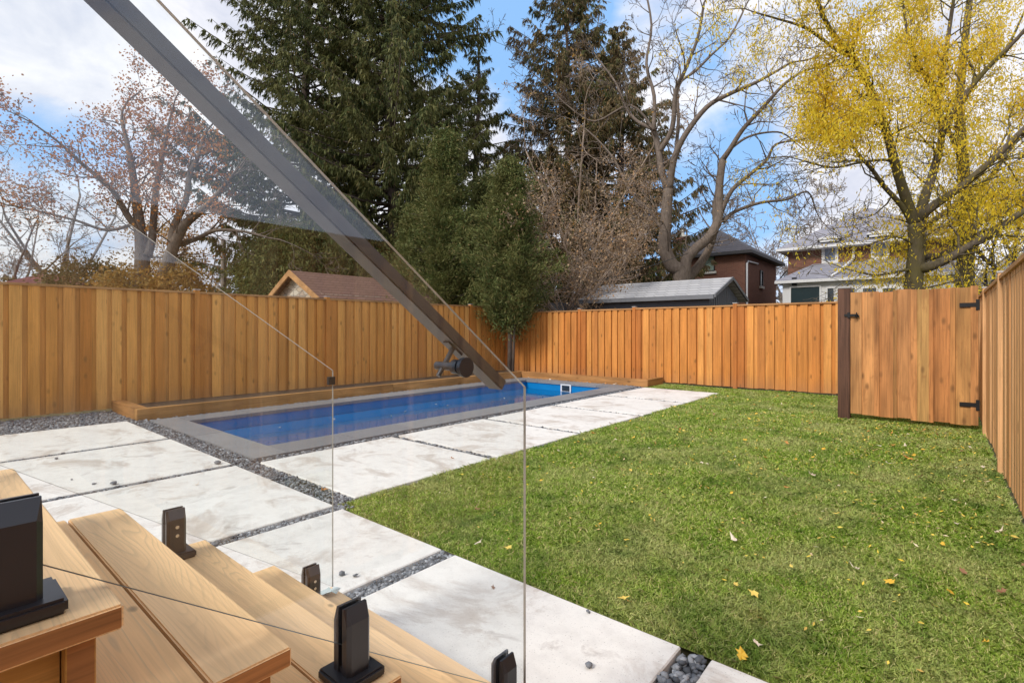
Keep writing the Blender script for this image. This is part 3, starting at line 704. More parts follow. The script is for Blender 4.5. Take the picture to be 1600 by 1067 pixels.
LN = {'leaf_yellow': 'yellow', 'leaf_orange': 'rusty orange', 'leaf_brown': 'dark brown', 'leaf_pale': 'pale pinkish', 'leaf_gold': 'golden'}
rg = random.Random(21)
def leaf(x, y, z, k, s_, label, group):
    o = new_obj('fallen_leaf', rg.choice(LM[k])); o.location = (x, y, z); o.rotation_euler = (rg.uniform(-.5, .5), rg.uniform(-.5, .5), rg.uniform(0, 6.28)); o.scale = (s_,)*3
    tag(o, label, 'leaf', group)
for (u, v, k, s_, lab) in ((747, 853, 'leaf_pale', .05, 'crumpled whitish leaf in the grass by the paver corner'), (795, 860, 'leaf_gold', .04, 'pale yellow leaf right of the whitish leaf'), (745, 800, 'leaf_brown', .045, 'brown curled leaf near the lawn tip'), (975, 940, 'leaf_gold', .045, 'gold leaf by the paver edge'),
     (983, 946, 'leaf_orange', .035, 'orange leaf touching the gold leaf by the paver edge'), (1158, 1030, 'leaf_yellow', .05, 'bright yellow leaf on the corner of the nearest lawn edge'), (1183, 1013, 'leaf_pale', .035, 'pink-white leaf beside the bright yellow leaf'), (1189, 973, 'leaf_orange', .045, 'folded rust leaf standing in the near grass'),
     (1150, 919, 'leaf_gold', .055, 'long yellow leaf pair in the middle of the near lawn'), (1390, 915, 'leaf_yellow', .045, 'yellow and rust leaf right of centre on the lawn'), (1485, 931, 'leaf_yellow', .045, 'bright yellow leaf near the right side'), (1335, 744, 'leaf_yellow', .10, 'large bunch-like yellow leaf in the middle lawn'),
     (1418, 718, 'leaf_orange', .12, 'big orange leaf nearest the gate on the lawn'), (1148, 848, 'leaf_pale', .05, 'white leaf alone left of centre on the lawn'), (1562, 835, 'leaf_pale', .05, 'white leaf near the right fence'), (1268, 745, 'leaf_pale', .06, 'white leaf in the upper middle lawn'),
     (1230, 765, 'leaf_orange', .06, 'orange leaf below the white leaves'), (1505, 898, 'leaf_brown', .05, 'brown crumpled leaf at right'), (307, 758, 'leaf_pale', .03, 'pinkish leaf lying on the large paver'), (706, 716, 'leaf_orange', .05, 'orange leaf at the paver joint end'), (507, 766, 'leaf_orange', .045, 'orange leaf in the wide gravel joint'), (770, 919, 'leaf_brown', .022, 'tiny dark leaf in the brown stain')):
    q = P(u, v, 800*CH/(v-515)); inl = q[0] > LX0 and q[1] > LY0; leaf(q[0], q[1], .022 if inl else .006, k, s_*.72, lab, 'fallen leaves picked out by place')
cnt = 0
while cnt < 250:
    x = rg.uniform(LX0, LX1-.05); y = LY0+.05+(LY1-LY0-.3)*rg.random()**.8
    if y > 9.3 and x > -1.1: continue
    if rg.random() > (.35+.65*min(1, y/8)): continue
    k = rg.choices(['leaf_yellow', 'leaf_orange', 'leaf_brown', 'leaf_pale', 'leaf_gold'], [4, 2, 1.6, 2.2, 3.6])[0]
    leaf(x, y, .016+rg.uniform(0, .01), k, rg.uniform(.012, .028)*(1+.035*y), 'small %s fallen leaf lying in the lawn grass' % LN[k], '%s leaves strewn over the lawn' % LN[k]); cnt += 1
for i in range(16):
    x = rg.uniform(PX0+.2, PX1-.2); y = rg.uniform(PY0+.5, PY1-.4)
    leaf(x, y, zw+.006, 'leaf_pale', rg.uniform(.022, .04), 'pale leaf floating on the dark blue pool water', 'leaves floating in the pool')
for i in range(9): leaf(rg.uniform(-9.2, -5.7), rg.uniform(11.48, 11.58), .012, rg.choice(['leaf_pale', 'leaf_orange']), rg.uniform(.03, .05), 'dry leaf lying along the far timber border by the pool', 'leaves along the far timber')

def litter():
    rg_ = np.random.default_rng(77); n = 5200; x = rg_.uniform(LX0, LX1-.03, n); y = rg_.uniform(LY0+.3, 9.4, n)
    keep = rg_.random(n) < (.08+.92*np.clip((y-2.5)/6, 0, 1)*np.clip((x+4.2)/3.4, .1, 1))*(.35+.65*(np.sin(x*3.1+y)*np.sin(y*2.3-x*1.1) > .1)); x, y = x[keep], y[keep]; n = len(x)
    D_ = unit(np.stack([rg_.normal(0, 1, n), rg_.normal(0, 1, n), rg_.normal(0, .25, n)], 1)); Wd = unit(np.cross(D_, np.array([0, 0, 1.])+rg_.normal(0, .3, (n, 3))))
    C_ = np.stack([x, y, .012+rg_.uniform(-.004, .012, n)], 1)
    return diamonds(C_, D_, Wd, rg_.uniform(.018, .042, n), rg_.uniform(.008, .017, n))
tag(fast_mesh('leaf_litter', litter(), 4, island_mat('leaf_litter', [(0, (.70, .50, .05)), (.5, (.80, .62, .12)), (.8, (.55, .32, .10)), (1, (.80, .70, .50))], .6)), 'tiny yellow leaflets sprinkled through the grass', 'leaf litter', kind='stuff')

# ------------------------------------------------------------------ buildings
def hip_roof(b, x0, x1, y0, y1, ze, rx0, rx1, ry0, ry1, zr, th=.16, mi=0):
    vs = [(x0,y0,ze),(x1,y0,ze),(x1,y1,ze),(x0,y1,ze),(rx0,ry0,zr),(rx1,ry0,zr),(rx1,ry1,zr),(rx0,ry1,zr),(x0,y0,ze-th),(x1,y0,ze-th),(x1,y1,ze-th),(x0,y1,ze-th)]
    b.add(vs, [(0,1,5,4),(1,2,6,5),(2,3,7,6),(3,0,4,7),(4,5,6,7)], mi); n0 = b.n-12
    for i in range(4): j = (i+1) % 4; b.f.append([n0+i+8, n0+j+8, n0+j, n0+i]); b.m.append(mi+1)
    b.f.append([n0+11, n0+10, n0+9, n0+8]); b.m.append(mi+1)
def window(par, face, c0, c1, z0, z1, at, pane='dark_pane', fr='white_paint', fw=.08, sill=True, bars=0):
    """face 'y': wall plane y=at facing -Y ; face 'x': plane x=at facing +X"""
    def bx(b, a0, a1, q0, q1, o0, o1):
        if face == 'y': b.box((a0, at-o1, q0), (a1, at-o0, q1))
        else: b.box((at+o0, a0, q0), (at+o1, a1, q1))
    b = MB(); bx(b, c0, c1, z0, z0+fw, .0, .07); bx(b, c0, c1, z1-fw, z1, .0, .07); bx(b, c0, c0+fw, z0+fw, z1-fw, .0, .07); bx(b, c1-fw, c1, z0+fw, z1-fw, .0, .07)
    for i in range(bars): q = c0+(c1-c0)*(i+1)/(bars+1); bx(b, q-.02, q+.02, z0+fw, z1-fw, .0, .05)
    w_ = b.build('window', M[fr], par)
    b = MB(); bx(b, c0+fw, c1-fw, z0+fw, z1-fw, .005, .02); b.build('pane', M[pane], w_)
    if sill: b = MB(); bx(b, c0-.12, c1+.12, z0-.16, z0-.005, .0, .14); b.build('sill', M['sill'], w_)
    return w_
# grey shed behind the back fence
sh = empty('grey_shed', (-7, 16.1, 0), 'low dark grey shed with a pale grey shingle gable roof behind the back fence', 'shed')
b = MB(); x0, x1, y0, y1 = -9.1, -5.05, 14.75, 17.45; zr = CH+1.5; ze = CH+.93
b.box((x0, y0, -.07), (x1, y1, ze+.02)); b.add([(x0, y0, ze+.02), (x0, y1, ze+.02), (x0, 16.1, zr-.02), (x1, y0, ze+.02), (x1, y1, ze+.02), (x1, 16.1, zr-.02)], [(0, 1, 2), (3, 5, 4), (0, 2, 5, 3), (1, 4, 5, 2)])
for i in range(14): b.box((x1+.0, y0+.1+i*.19, .5), (x1+.02, y0+.13+i*.19, ze+.02+.5*(1-abs(y0+.1+i*.19-16.1)/1.35)-.06))
b.build('wall', M['grey_siding'], sh)
b = MB()
for (ya, yb_) in ((14.5, 16.1), (17.7, 16.1)):
    za, zb_ = CH+.98, CH+1.58
    vs = [(-9.26, ya, za), (-4.85, ya, za), (-4.85, yb_, zb_), (-9.26, yb_, zb_)]
    vs += [(a, c, d-.09) for a, c, d in vs]
    b.add(vs, [(0,1,2,3) if ya < yb_ else (3,2,1,0), (7,6,5,4)], 0); n0 = b.n-8
    for i in range(4): j = (i+1) % 4; b.f.append([n0+i+4, n0+j+4, n0+j, n0+i]); b.m.append(1)
b.build('roof', [M['roof_grey'], M['grey_siding']], sh)
b = MB()
for (ya, s_) in ((14.5, 1), (17.7, -1)): b.add([(-4.84, ya, CH+.90), (-4.80, ya, CH+.90), (-4.80, 16.1, CH+1.50), (-4.84, 16.1, CH+1.50), (-4.84, ya, CH+.99), (-4.80, ya, CH+.99), (-4.80, 16.1, CH+1.59), (-4.84, 16.1, CH+1.59)], [(0,1,5,4),(1,2,6,5),(2,3,7,6),(3,0,4,7),(4,5,6,7),(0,3,2,1)])
b.box((-9.26, 14.47, CH+.86), (-4.85, 14.50, CH+.985)); b.build('fascia', simple('grey_trim', (.17, .175, .19), .6), sh)
# stone shed behind the long fence
ss = empty('stone_shed', (-13.9, 8.5, 0), 'small stone gabled shed with tan trim and brown roof behind the long fence', 'shed')
xr, zr = -14.0, CH+1.66; ya, yb_ = 7.0, 11.2; wv = 1.55; ze = CH+.86
b = MB(); b.add([(xr-wv+.2, ya+.2, -.07), (xr+wv-.2, ya+.2, -.07), (xr+wv-.2, ya+.2, ze+.1), (xr, ya+.2, zr-.08), (xr-wv+.2, ya+.2, ze+.1), (xr-wv+.2, yb_-.1, -.07), (xr+wv-.2, yb_-.1, -.07), (xr+wv-.2, yb_-.1, ze+.1), (xr, yb_-.1, zr-.08), (xr-wv+.2, yb_-.1, ze+.1)], [(0,1,2,3,4), (9,8,7,6,5), (1,6,7,2), (5,0,4,9)]); b.build('wall', M['stone'], ss)
b = MB(); tr = MB()
for s_ in (-1, 1):
    vs = [(xr, ya, zr), (xr+s_*wv, ya, ze-.02), (xr+s_*wv, yb_, ze-.02), (xr, yb_, zr)]; vs += [(p, q, r_-.07) for p, q, r_ in vs]
    b.add(vs, [(0,1,2,3) if s_ > 0 else (3,2,1,0), (7,6,5,4), (0,4,5,1), (1,5,6,2), (2,6,7,3)])
    vs = [(xr, ya-.05, zr+.01), (xr+s_*(wv+.03), ya-.05, ze-.02), (xr+s_*(wv+.03), ya-.05, ze-.17), (xr, ya-.05, zr-.16)]; vs += [(p, ya-.005, r_) for p, q, r_ in vs]
    tr.add(vs, [(0,1,2,3),(7,6,5,4),(0,4,5,1),(1,5,6,2),(2,6,7,3),(3,7,4,0)])
b.build('roof', M['roof_brown'], ss); tr.build('barge_board', M['cap'], ss)
# low red roof far left
q = P(64, 432, 24)
rr = empty('red_roof_garage', (q[0], q[1], 0), 'low building with dull red hipped roof above the far left fence', 'garage')
b = MB(); zr = CH+83/800*24.5; b.box((q[0]-3.2, q[1]-1.4, -.07), (q[0]+1.8, q[1]+2.0, CH+1.9)); b.build('wall', M['brick'], rr)
b = MB(); hip_roof(b, q[0]-3.4, q[0]+2.1, q[1]-1.7, q[1]+2.3, CH+1.9, q[0]-1.6, q[0]+.4, q[1], q[1]+.6, zr+.05); b.build('roof', [M['roof_red'], M['white_paint']], rr)
# dark-roofed brick house
h1 = empty('brick_house', (-12.5, 40, 0), 'brown brick house with dark hipped roof behind the grey shed', 'house')
ze = 6.5
b = MB(); b.box((-15.2, 36.0, -.07), (-10.0, 44.3, ze)); b.build('wall', M['brick'], h1)
b = MB(); hip_roof(b, -15.75, -9.45, 35.45, 44.85, ze+.1, -13.05, -12.95, 38.2, 42.0, 8.9, .2); rf = b.build('roof', [M['roof_dark'], simple('dark_fascia', (.035, .033, .035), .6)], h1)
b = MB(); q = P(1066, 372, 39); b.box((q[0]-.5, q[1]-.4, 6.2), (q[0]+.5, q[1]+.4, q[2]+.02)); ch = b.build('chimney', M['brick'], rf)
b = MB(); b.box((q[0]-.55, q[1]-.45, q[2]+.02), (q[0]+.55, q[1]+.45, q[2]+.14)); b.tube([(q[0], q[1], q[2]+.14), (q[0], q[1], q[2]+.7)], .17, 10); b.build('chimney_pot', M['sill'], ch)
b = MB(); b.box((-13.2, 38.0, 8.15), (-12.8, 38.3, 8.55)); b.build('roof_vent', M['iron'], rf)
xa, xb = X_on_Y(1100, 36), X_on_Y(1117, 36)
def zz(v, x, y): return CH-(v-515)/800*(-x*math.sin(YAW)+y*math.cos(YAW))
window(h1, 'y', xa, xb, zz(425, xa, 36), zz(398, xa, 36), 36.0, 'curtain', 'iron', .06)
xa, xb = X_on_Y(1060, 36), X_on_Y(1071, 36); window(h1, 'y', xa, xb, zz(431, xa, 36), zz(404, xa, 36), 36.0, 'dark_pane', 'iron', .06)
ya_, yb2 = Y_on_X(1187, -10.0), Y_on_X(1191, -10.0); window(h1, 'x', ya_, yb2, zz(447, -10, ya_), zz(422, -10, ya_), -10.0, 'dark_pane', 'iron', .08)
yq = Y_on_X(1163, -10)+.25; b = MB(); b.tube([(-9.9, yq, 1.5), (-9.9, yq, 5.75), (-9.9, yq+.25, 5.95), (-9.9, yq+2.6, 6.0)], .06, 6); b.build('conduit', M['white_paint'], h1)
# grey-roofed brick house with white porch
h2 = empty('brick_house', (-3.6, 40, 0), 'brick house with light grey hipped roof and white glazed porch', 'house')
b = MB(); ze = 6.35; hx0, hx1, hy = -7.35, .4, 35.6
b.box((hx0, hy, -.07), (hx1, 44.5, ze)); b.build('wall', M['brick'], h2)
b = MB(); hip_roof(b, hx0-.5, hx1+.5, hy-.5, 45, ze+.05, -3.75, -3.45, 39.8, 40.2, 9.15, .2); rf = b.build('roof', [M['roof_house'], M['white_paint']], h2)
b = MB(); b.box((hx0-.55, hy-.62, ze-.12), (hx1+.55, hy-.51, ze+.03)); b.build('gutter', M['white_paint'], rf)
for (ua, ub, va, vb) in ((1284, 1310, 413, 380), (1361, 1390, 406, 372)):
    xa, xb = X_on_Y(ua, hy), X_on_Y(ub, hy); z0, z1 = zz(va, xa, hy), zz(vb, xa, hy)
    w_ = window(h2, 'y', xa, xb, z0, z1, hy-.0, 'sky_pane', 'white_paint', .16, True, 0)
    b = MB(); b.box((xa-.05, hy-.4, z1), (xb+.05, hy, z1+.14)); 
    for i in range(6):
        a0, a1 = math.pi*i/6, math.pi*(i+1)/6; xm, rx = (xa+xb)/2, (xb-xa)/2+.2
        p0_ = (xm-rx*math.cos(a0), z1+.14+.17*math.sin(a0)); p1_ = (xm-rx*math.cos(a1), z1+.14+.17*math.sin(a1))
        b.add([(p0_[0], hy-.45, z1+.14), (p1_[0], hy-.45, z1+.14), (p1_[0], hy-.45, p1_[1]), (p0_[0], hy-.45, p0_[1]), (p0_[0], hy+.5, z1+.14), (p1_[0], hy+.5, z1+.14), (p1_[0], hy+.5, p1_[1]), (p0_[0], hy+.5, p0_[1])], [(0,1,2,3),(3,2,6,7),(7,6,5,4)])
    b.build('window_hood', M['white_paint'], w_)
py = 33.0; pe = 4.2
b = MB(); b.box((-7.1, py, -.07), (.5, 35.58, pe-.02)); b.build('porch', M['white_paint'], h2)
b = MB(); vs = [(-7.45, py-.35, pe), (.8, py-.35, pe), (.8, hy-.01, 5.35), (-6.0, hy-.01, 5.35), (-7.45, hy-.01, pe), ]; vs += [(x, y, z-.16) for x, y, z in vs]
b.add(vs, [(0,1,2,3), (0,3,4)], 0); n0 = b.n-10
for i in range(5): j = (i+1) % 5; b.f.append([n0+i+5, n0+j+5, n0+j, n0+i]); b.m.append(1)
b.f.append([n0+k for k in (9,8,7,6,5)]); b.m.append(1); b.build('porch_roof', [M['roof_house'], M['white_paint']], h2)
for (ua, ub, va, vb, pn) in ((1234, 1283, 490, 448, 'teal_pane'), (1291, 1305, 490, 449, 'dark_pane'), (1316, 1338, 490, 449, 'dark_pane'), (1346, 1372, 490, 449, 'dark_pane'), (1377, 1402, 490, 449, 'dark_pane')):
    xa, xb = X_on_Y(ua, py), X_on_Y(ub, py); window(h2, 'y', xa, xb, zz(va, xa, py), zz(vb, xa, py), py, pn, 'white_paint', .07, False)
xq = X_on_Y(1334, hy); b = MB(); b.tube([(xq, hy-.12, 6.2), (xq, hy-.12, 5.5), (xq-.35, py+.6, 4.75), (xq-.75, py-.2, 4.3)], .07, 6); b.build('downspout', M['white_paint'], h2)
b = MB(); q = P(1257, 447, 31.5); b.box((q[0]-.12, py-.2, q[2]-.15), (q[0]+.12, py-.02, q[2]+.3)); b.build('porch_lamp', M['iron'], h2)
b = MB()
A_, B_ = P(1240, 452, 31), P(1300, 468, 31)
pl = [A_+(B_-A_)*i/14-np.array([0, 0, .25*math.sin(math.pi*i/14)]) for i in range(15)]; b.tube(pl, .012, 4)
for p in pl[1::2]: b.tube([p-[0, 0, .12], p-[0, 0, .05], p], [.02, .06, .02], 6)
tag(b.build('string_lights', M['sill']), 'string of small pale bulbs hanging before the porch door', 'string lights')
# distant dark roof at the far right
q = P(1560, 425, 30); gg = empty('grey_garage', (q[0], q[1], 0), 'garage with dull grey roof half hidden behind branches at far right', 'garage')
b = MB(); b.box((q[0]-1.6, q[1]-1, -.07), (q[0]+6, q[1]+5, CH+2.1)); b.build('wall', M['grey_siding'], gg)
b = MB(); hip_roof(b, q[0]-2, q[0]+6.4, q[1]-1.4, q[1]+5.4, CH+2.1, q[0]+.6, q[0]+4.5, q[1]+2, q[1]+2.1, CH+4.6); b.build('roof', [simple('worn_grey_roof', (.2, .19, .18), .9, 0, .3, 3), M['grey_siding']], gg)
# dark stockade far behind the brown shrub
q0, q1 = P(860, 458, 18.5), P(905, 458, 18.0)
b = MB(); L_ = q1-q0
for i in range(14): c = q0+L_*(i+.5)/14; b.box((c[0]-.06, c[1]-.012, -.07), (c[0]+.06, c[1]+.012, 2.35))
tag(b.build('plank_screen', M['grey_siding']), 'dark plank screen standing left of the grey shed', 'screen')
# utility pole and wires
q = P(349, 375, 25); b = MB(); b.tube([(q[0], q[1], -.07), (q[0], q[1], q[2])], [.15, .11], 10); tag(b.build('utility_pole', M['pole']), 'bare grey wooden utility pole behind the long fence', 'pole')
def wire(a, c, sag, label, r_=.012):
    pts = [a+(c-a)*i/20-np.array([0, 0, sag*math.sin(math.pi*i/20)]) for i in range(21)]; b = MB(); b.tube(pts, r_, 4); tag(b.build('overhead_cable', M['wire']), label, 'cable', 'overhead cables')
wire(P(349, 405, 25), P(150, 380, 30), .3, 'upper thin cable left of the utility pole'); wire(P(349, 440, 25), P(225, 405, 30), .5, 'lower cable sagging from the utility pole')
wire(P(690, 463, 17), P(1075, 396, 19.0), .45, 'thin cable slanting past the cedars to the big bare tree')

# ------------------------------------------------------------------ conifers
def conifer(name, label, base, H, zmin, Rf, mat, seed, dens=1.0, zdet=99, spray=(.13, .36), sw=.048, trunk_r=.28, droop=.6, whorl=.38, nl=6, group=None, az_bias=None, barkm='bark_spruce', zcut=1.0):
    rg = np.random.default_rng(seed); base = np.array([base[0], base[1], -.07])
    root = empty(name, tuple(base), label, 'tree', group)
    b = MB(); zs = np.linspace(0, H, 14); pts = [base+np.array([.08*math.sin(z*.5+seed), .08*math.cos(z*.4+seed), z]) for z in zs]
    b.tube(pts, [trunk_r*(1-.93*z/H)+.012 for z in zs], 10); b.build('trunk', M[barkm], root, smooth=True)
    segs = []; CC = []; DD = []; LL = []; WW = []
    z = zmin
    while z < H-.2:
        for i in range(nl):
            a = rg.uniform(0, 2*math.pi); L = Rf(z, a)*rg.uniform(.62, 1.2)
            if L < .12: continue
            f = z/H; k1 = -.30*droop*2*(1-f)+.55*f+rg.uniform(-.12, .12); k2 = .42*(1-f)*rg.uniform(.5, 1.5)*(1 if L > 1.5 else .3)
            zz_ = z+rg.uniform(-.5, .5)*whorl; hd = np.array([math.cos(a), math.sin(a), 0]); tg = np.array([-math.sin(a), math.cos(a), 0]); bend = rg.uniform(-.18, .18)
            s = np.linspace(0, 1, 7)
            pp = base+np.array([0, 0, zz_])+hd*(L*s)[:, None]+tg*(bend*L*s*s)[:, None]; pp[:, 2] += L*(k1*s+k2*s*s)
            r0 = .012+.011*L
            for j in range(6): segs.append((*pp[j], *pp[j+1], r0*(1-s[j]*.85), r0*(1-s[j+1]*.85)))
            m = int(max(6, L/.085)*dens*(1 if z < zdet else .4))
            u = rg.uniform(.12, 1, m)**.8
            q = np.stack([np.interp(u, s, pp[:, c]) for c in range(3)], 1); sg = rg.choice([-1, 1], m)
            bl = (.22+.62*(1-u))*min(1, .35+L/4.5)*rg.uniform(.6, 1.25, m)
            bd = unit(hd*rg.uniform(.4, 1.0, m)[:, None]+tg*(sg*rg.uniform(.4, 1.0, m))[:, None]+np.array([0, 0, -1])*rg.uniform(.1, .8, m)[:, None]*droop)
            ns = max(4, int(9.5*dens)); tt = rg.uniform(0, 1, (m, ns))
            c = q[:, None]+bd[:, None]*(bl[:, None]*tt)[..., None]; c[..., 2] -= (bl[:, None]*tt**2)*.45*droop
            n = m*ns; c = c.reshape(-1, 3)
            d_ = unit(np.repeat(bd, ns, 0)*rg.uniform(.1, .8, n)[:, None]+np.array([0, 0, -1])*(droop*rg.uniform(.5, 3.0, n))[:, None]+rg.normal(0, .26, (n, 3)))
            l_ = rg.uniform(*spray, n)
            CC.append(c+d_*l_[:, None]*.35); DD.append(d_); LL.append(l_); WW.append(sw*rg.uniform(.6, 1.3, n))
        z += whorl*rg.uniform(.8, 1.2)
    C_, D_, L_, W_ = map(np.concatenate, (CC, DD, LL, WW))
    wdir = unit(np.cross(D_, rg.normal(0, 1, (len(D_), 3))))
    V = diamonds(C_, D_, wdir, L_, W_)
    seg_mesh('branches', segs, M[barkm], root, 4)
    fast_mesh('crown', V, 4, M[mat], root)
    print(name, seed, 'leaves', len(L_))
    return root
def spruceR(R0, H, zlow, lobes=3, ph=0, pw=.8):
    return lambda z, a: R0*max(0, (1-z/H))**pw*(1+.16*math.sin(lobes*a+ph+z*.9))*(min(1, .55+(z-zlow)*.25))
c = P(612, 515, 22.5); conifer('spruce_tree', 'tallest dark spruce with drooping branches in the middle of the row', c, 31, 1.8, spruceR(5.8, 31, 2, 3, .4, .75), 'spruce', 11, 1.3, 17, nl=8, whorl=.40)
c = P(478, 515, 24.5); conifer('spruce_tree', 'wide dark spruce left of the tallest one, seen through the glass', c, 31, 3.0, spruceR(5.9, 31, 2, 4, 1.3), 'spruce', 12, 1.15, 18, nl=7, whorl=.44)
c = P(745, 515, 27); conifer('spruce_tree', 'thinner spruce with sky showing through, behind the cedars', c, 17.5, 2.5, spruceR(5.2, 17.5, 2, 3, 2.3, .9), 'spruce', 13, .95, 99, nl=5, whorl=.55)
c = P(886, 515, 26); conifer('spruce_tree', 'brownish narrow spruce spire right of the gap in the row', c, 19.5, 2.5, spruceR(6.2, 20.5, 2, 3, .2, .75), 'spruce_brown', 14, 1.25, 99, nl=7, whorl=.42)
c = P(968, 515, 25); conifer('spruce_tree', 'brownish spruce with yellow-brown leaves caught in it, beside the bare tree', c, 16.2, 2.0, spruceR(5.0, 16.5, 2, 4, 1.2, .75), 'spruce_brown', 15, 1.25, 99, nl=7, whorl=.42)
# yew-like evergreen under the spruces
def shrub(name, label, base, H, Rx, mat, seed, n, leafl=(.08, .16), lw=.04, drp=.5, cat='shrub', z0=.2, barkm='bark_dark', shape=1.0, group=None, stems=7, clump=.28):
    rg = np.random.default_rng(seed); base = np.array([base[0], base[1], -.07]); root = empty(name, tuple(base), label, cat, group)
    b = MB()
    for i in range(stems):
        a = rg.uniform(0, 6.28); q = base+np.array([math.cos(a)*Rx*.5, math.sin(a)*Rx*.5, H*rg.uniform(.6, .9)]); m = (base+q)/2+rg.normal(0, .12*Rx, 3)*[1, 1, 0]
        b.tube([base, m, q], [.05+.01*H, .03, .01], 6)
    b.build('stem', M[barkm], root, smooth=True)
    k = int(n/60); ca = rg.uniform(0, 6.28, k); cz = rg.uniform(0, 1, k); rr_ = Rx*np.sqrt(rg.uniform(.15, 1, k))*np.sqrt(np.clip(1-(np.abs(cz-.42)/.6)**2.2, .02, 1))**shape
    cc = np.stack([np.cos(ca)*rr_, np.sin(ca)*rr_, z0+cz*(H-z0)], 1)+base
    C_ = np.repeat(cc, 60, 0)+rg.normal(0, clump, (k*60, 3))*[1, 1, .8]
    out = unit((C_-base)*[1, 1, 0]); N = len(C_)
    D_ = unit(out*rg.uniform(.1, .9, N)[:, None]+np.array([0, 0, -1])*(drp*rg.uniform(-.3, 1.6, N))[:, None]+rg.normal(0, .5, (N, 3)))
    V = diamonds(C_, D_, unit(np.cross(D_, rg.normal(0, 1, (N, 3)))), rg.uniform(*leafl, N), lw*rg.uniform(.6, 1.4, N))
    fast_mesh('foliage', V, 4, M[mat], root); return root
c = P(478, 515, 20.5); shrub('yew_tree', 'broad drooping olive-green evergreen behind the stone shed', c, 5.4, 2.5, 'yew', 31, 60000, (.12, .26), .05, 1.0, 'tree', 1.0, clump=.3)
c = P(565, 515, 21.5); shrub('yew_tree', 'dark evergreen mass under the tallest spruce, behind the shed roof', c, 5.2, 2.6, 'yew', 32, 42000, (.12, .26), .05, 1.0, 'tree', 1.0, clump=.3)
# cedars
def cedar(label, base, H, z0, R0, seed, n, trunk_r=.07, pw=.55, barkm='bark_grey', bulge=.25):
    rg = np.random.default_rng(seed); base = np.array([base[0], base[1], 0]); root = empty('cedar_tree', tuple(base), label, 'tree', 'green cedars in the corner')
    b = MB(); b.tube([base+[0, 0, -.06], base+[.03, 0, H*.4], base+[0, 0, H*.95]], [trunk_r, trunk_r*.8, .01], 8); b.tube([base+[.08, .05, -.06], base+[.14, .08, H*.3], base+[.2, .1, H*.6]], [trunk_r*.6, trunk_r*.5, .01], 7); b.build('trunk', M[barkm], root, smooth=True)
    k = int(n/110); f = rg.uniform(0, 1, k)**1.15; zc = z0+f*(H-z0)
    prof = lambda f: R0*np.minimum(1, (f+.05)/bulge*.75+.25)*np.clip(1-f, 0, 1)**pw
    a = rg.uniform(0, 6.28, k); lob = 1+.28*np.sin(a*3+f*9+seed)+.22*np.sin(a*5-f*19); rr_ = prof(f)*lob*rg.uniform(.3, 1.3, k)
    # every clump is an up-swept fan starting inside the crown
    tip = base+np.stack([np.cos(a)*rr_, np.sin(a)*rr_, zc], 1); fd = unit(np.stack([np.cos(a), np.sin(a), rg.uniform(.1, 1.0, k)], 1)); fl = rg.uniform(.45, 1.2, k)*min(1, R0)
    segs = [(*(base+[0, 0, max(.3, t[2]-.25)]), *t, .012, .004) for t in tip[::3]]
    m = 110; tt = rg.uniform(-.75, .35, (k, m)); sp = rg.normal(0, 1, (k, m, 3))*(.035+.17*(.4-tt.clip(-1, .35)))[..., None]
    C_ = (tip[:, None]+fd[:, None]*(fl[:, None]*tt)[..., None]+sp).reshape(-1, 3); N = len(C_)
    D_ = unit(np.repeat(fd, m, 0)*.9+rg.normal(0, .55, (N, 3))+[0, 0, .1])
    V = diamonds(C_, D_, unit(np.cross(D_, rg.normal(0, 1, (N, 3)))), rg.uniform(.07, .19, N), rg.uniform(.018, .036, N))
    seg_mesh('branches', segs, M[barkm], root, 3); fast_mesh('crown', V, 4, M['cedar'], root)
cedar('green cedar with a bare lower trunk standing inside the fence corner', (-10.08, 11.9), 6.4, 1.75, 1.35, 41, 72000, .075, .85, bulge=.42)
c = P(694, 515, 17.6); cedar('tallest green cedar behind the long fence, left of the corner', c, 8.1, .6, 2.0, 42, 120000, .12, .95)
c = P(652, 515, 18.6); cedar('leftmost bushy green cedar beyond the fence beside the handrail', c, 5.8, .5, 1.7, 43, 70000, .1, .85)
c = P(762, 515, 19.0); cedar('green cedar directly behind the fence corner', c, 7.0, .5, 1.9, 44, 110000, .1, .85)

# ------------------------------------------------------------------ broadleaf trees
def grow(S, tips, p, d, L, r_, lvl, rg, wig=.22, upb=.05, nchild=4, ratio=.62, ang=(.5, 1.0), minr=.004):
    n = max(3, int(L/.4)) if lvl > 0 else 3
    st_ = L/n; ra = r_
    kids = sorted(rg.uniform(.25, 1.0) for _ in range(nchild)) if lvl > 0 else []
    ki = 0
    for i in range(n):
        d = d+np.array([rg.gauss(0, wig), rg.gauss(0, wig), rg.gauss(0, wig)*.8+upb]); d = d/np.linalg.norm(d)
        q = p+d*st_; rb = max(minr, r_*(1-.72*(i+1)/n))
        S.append((*p, *q, ra, rb))
        while ki < len(kids) and kids[ki] <= (i+1)/n:
            f = rg.uniform(*ang); ax = np.cross(d, np.array([rg.gauss(0, 1), rg.gauss(0, 1), rg.gauss(0, 1)])); ax /= np.linalg.norm(ax)+1e-9
            cd_ = d*math.cos(f)+ax*math.sin(f)
            grow(S, tips, q, cd_, L*ratio*rg.uniform(.7, 1.15)*(1-.35*kids[ki]*.8), max(minr, rb*.62), lvl-1, rg, wig, upb, nchild, ratio, ang, minr); ki += 1
        p = q; ra = rb
    if lvl <= 1: tips.append((p, d))
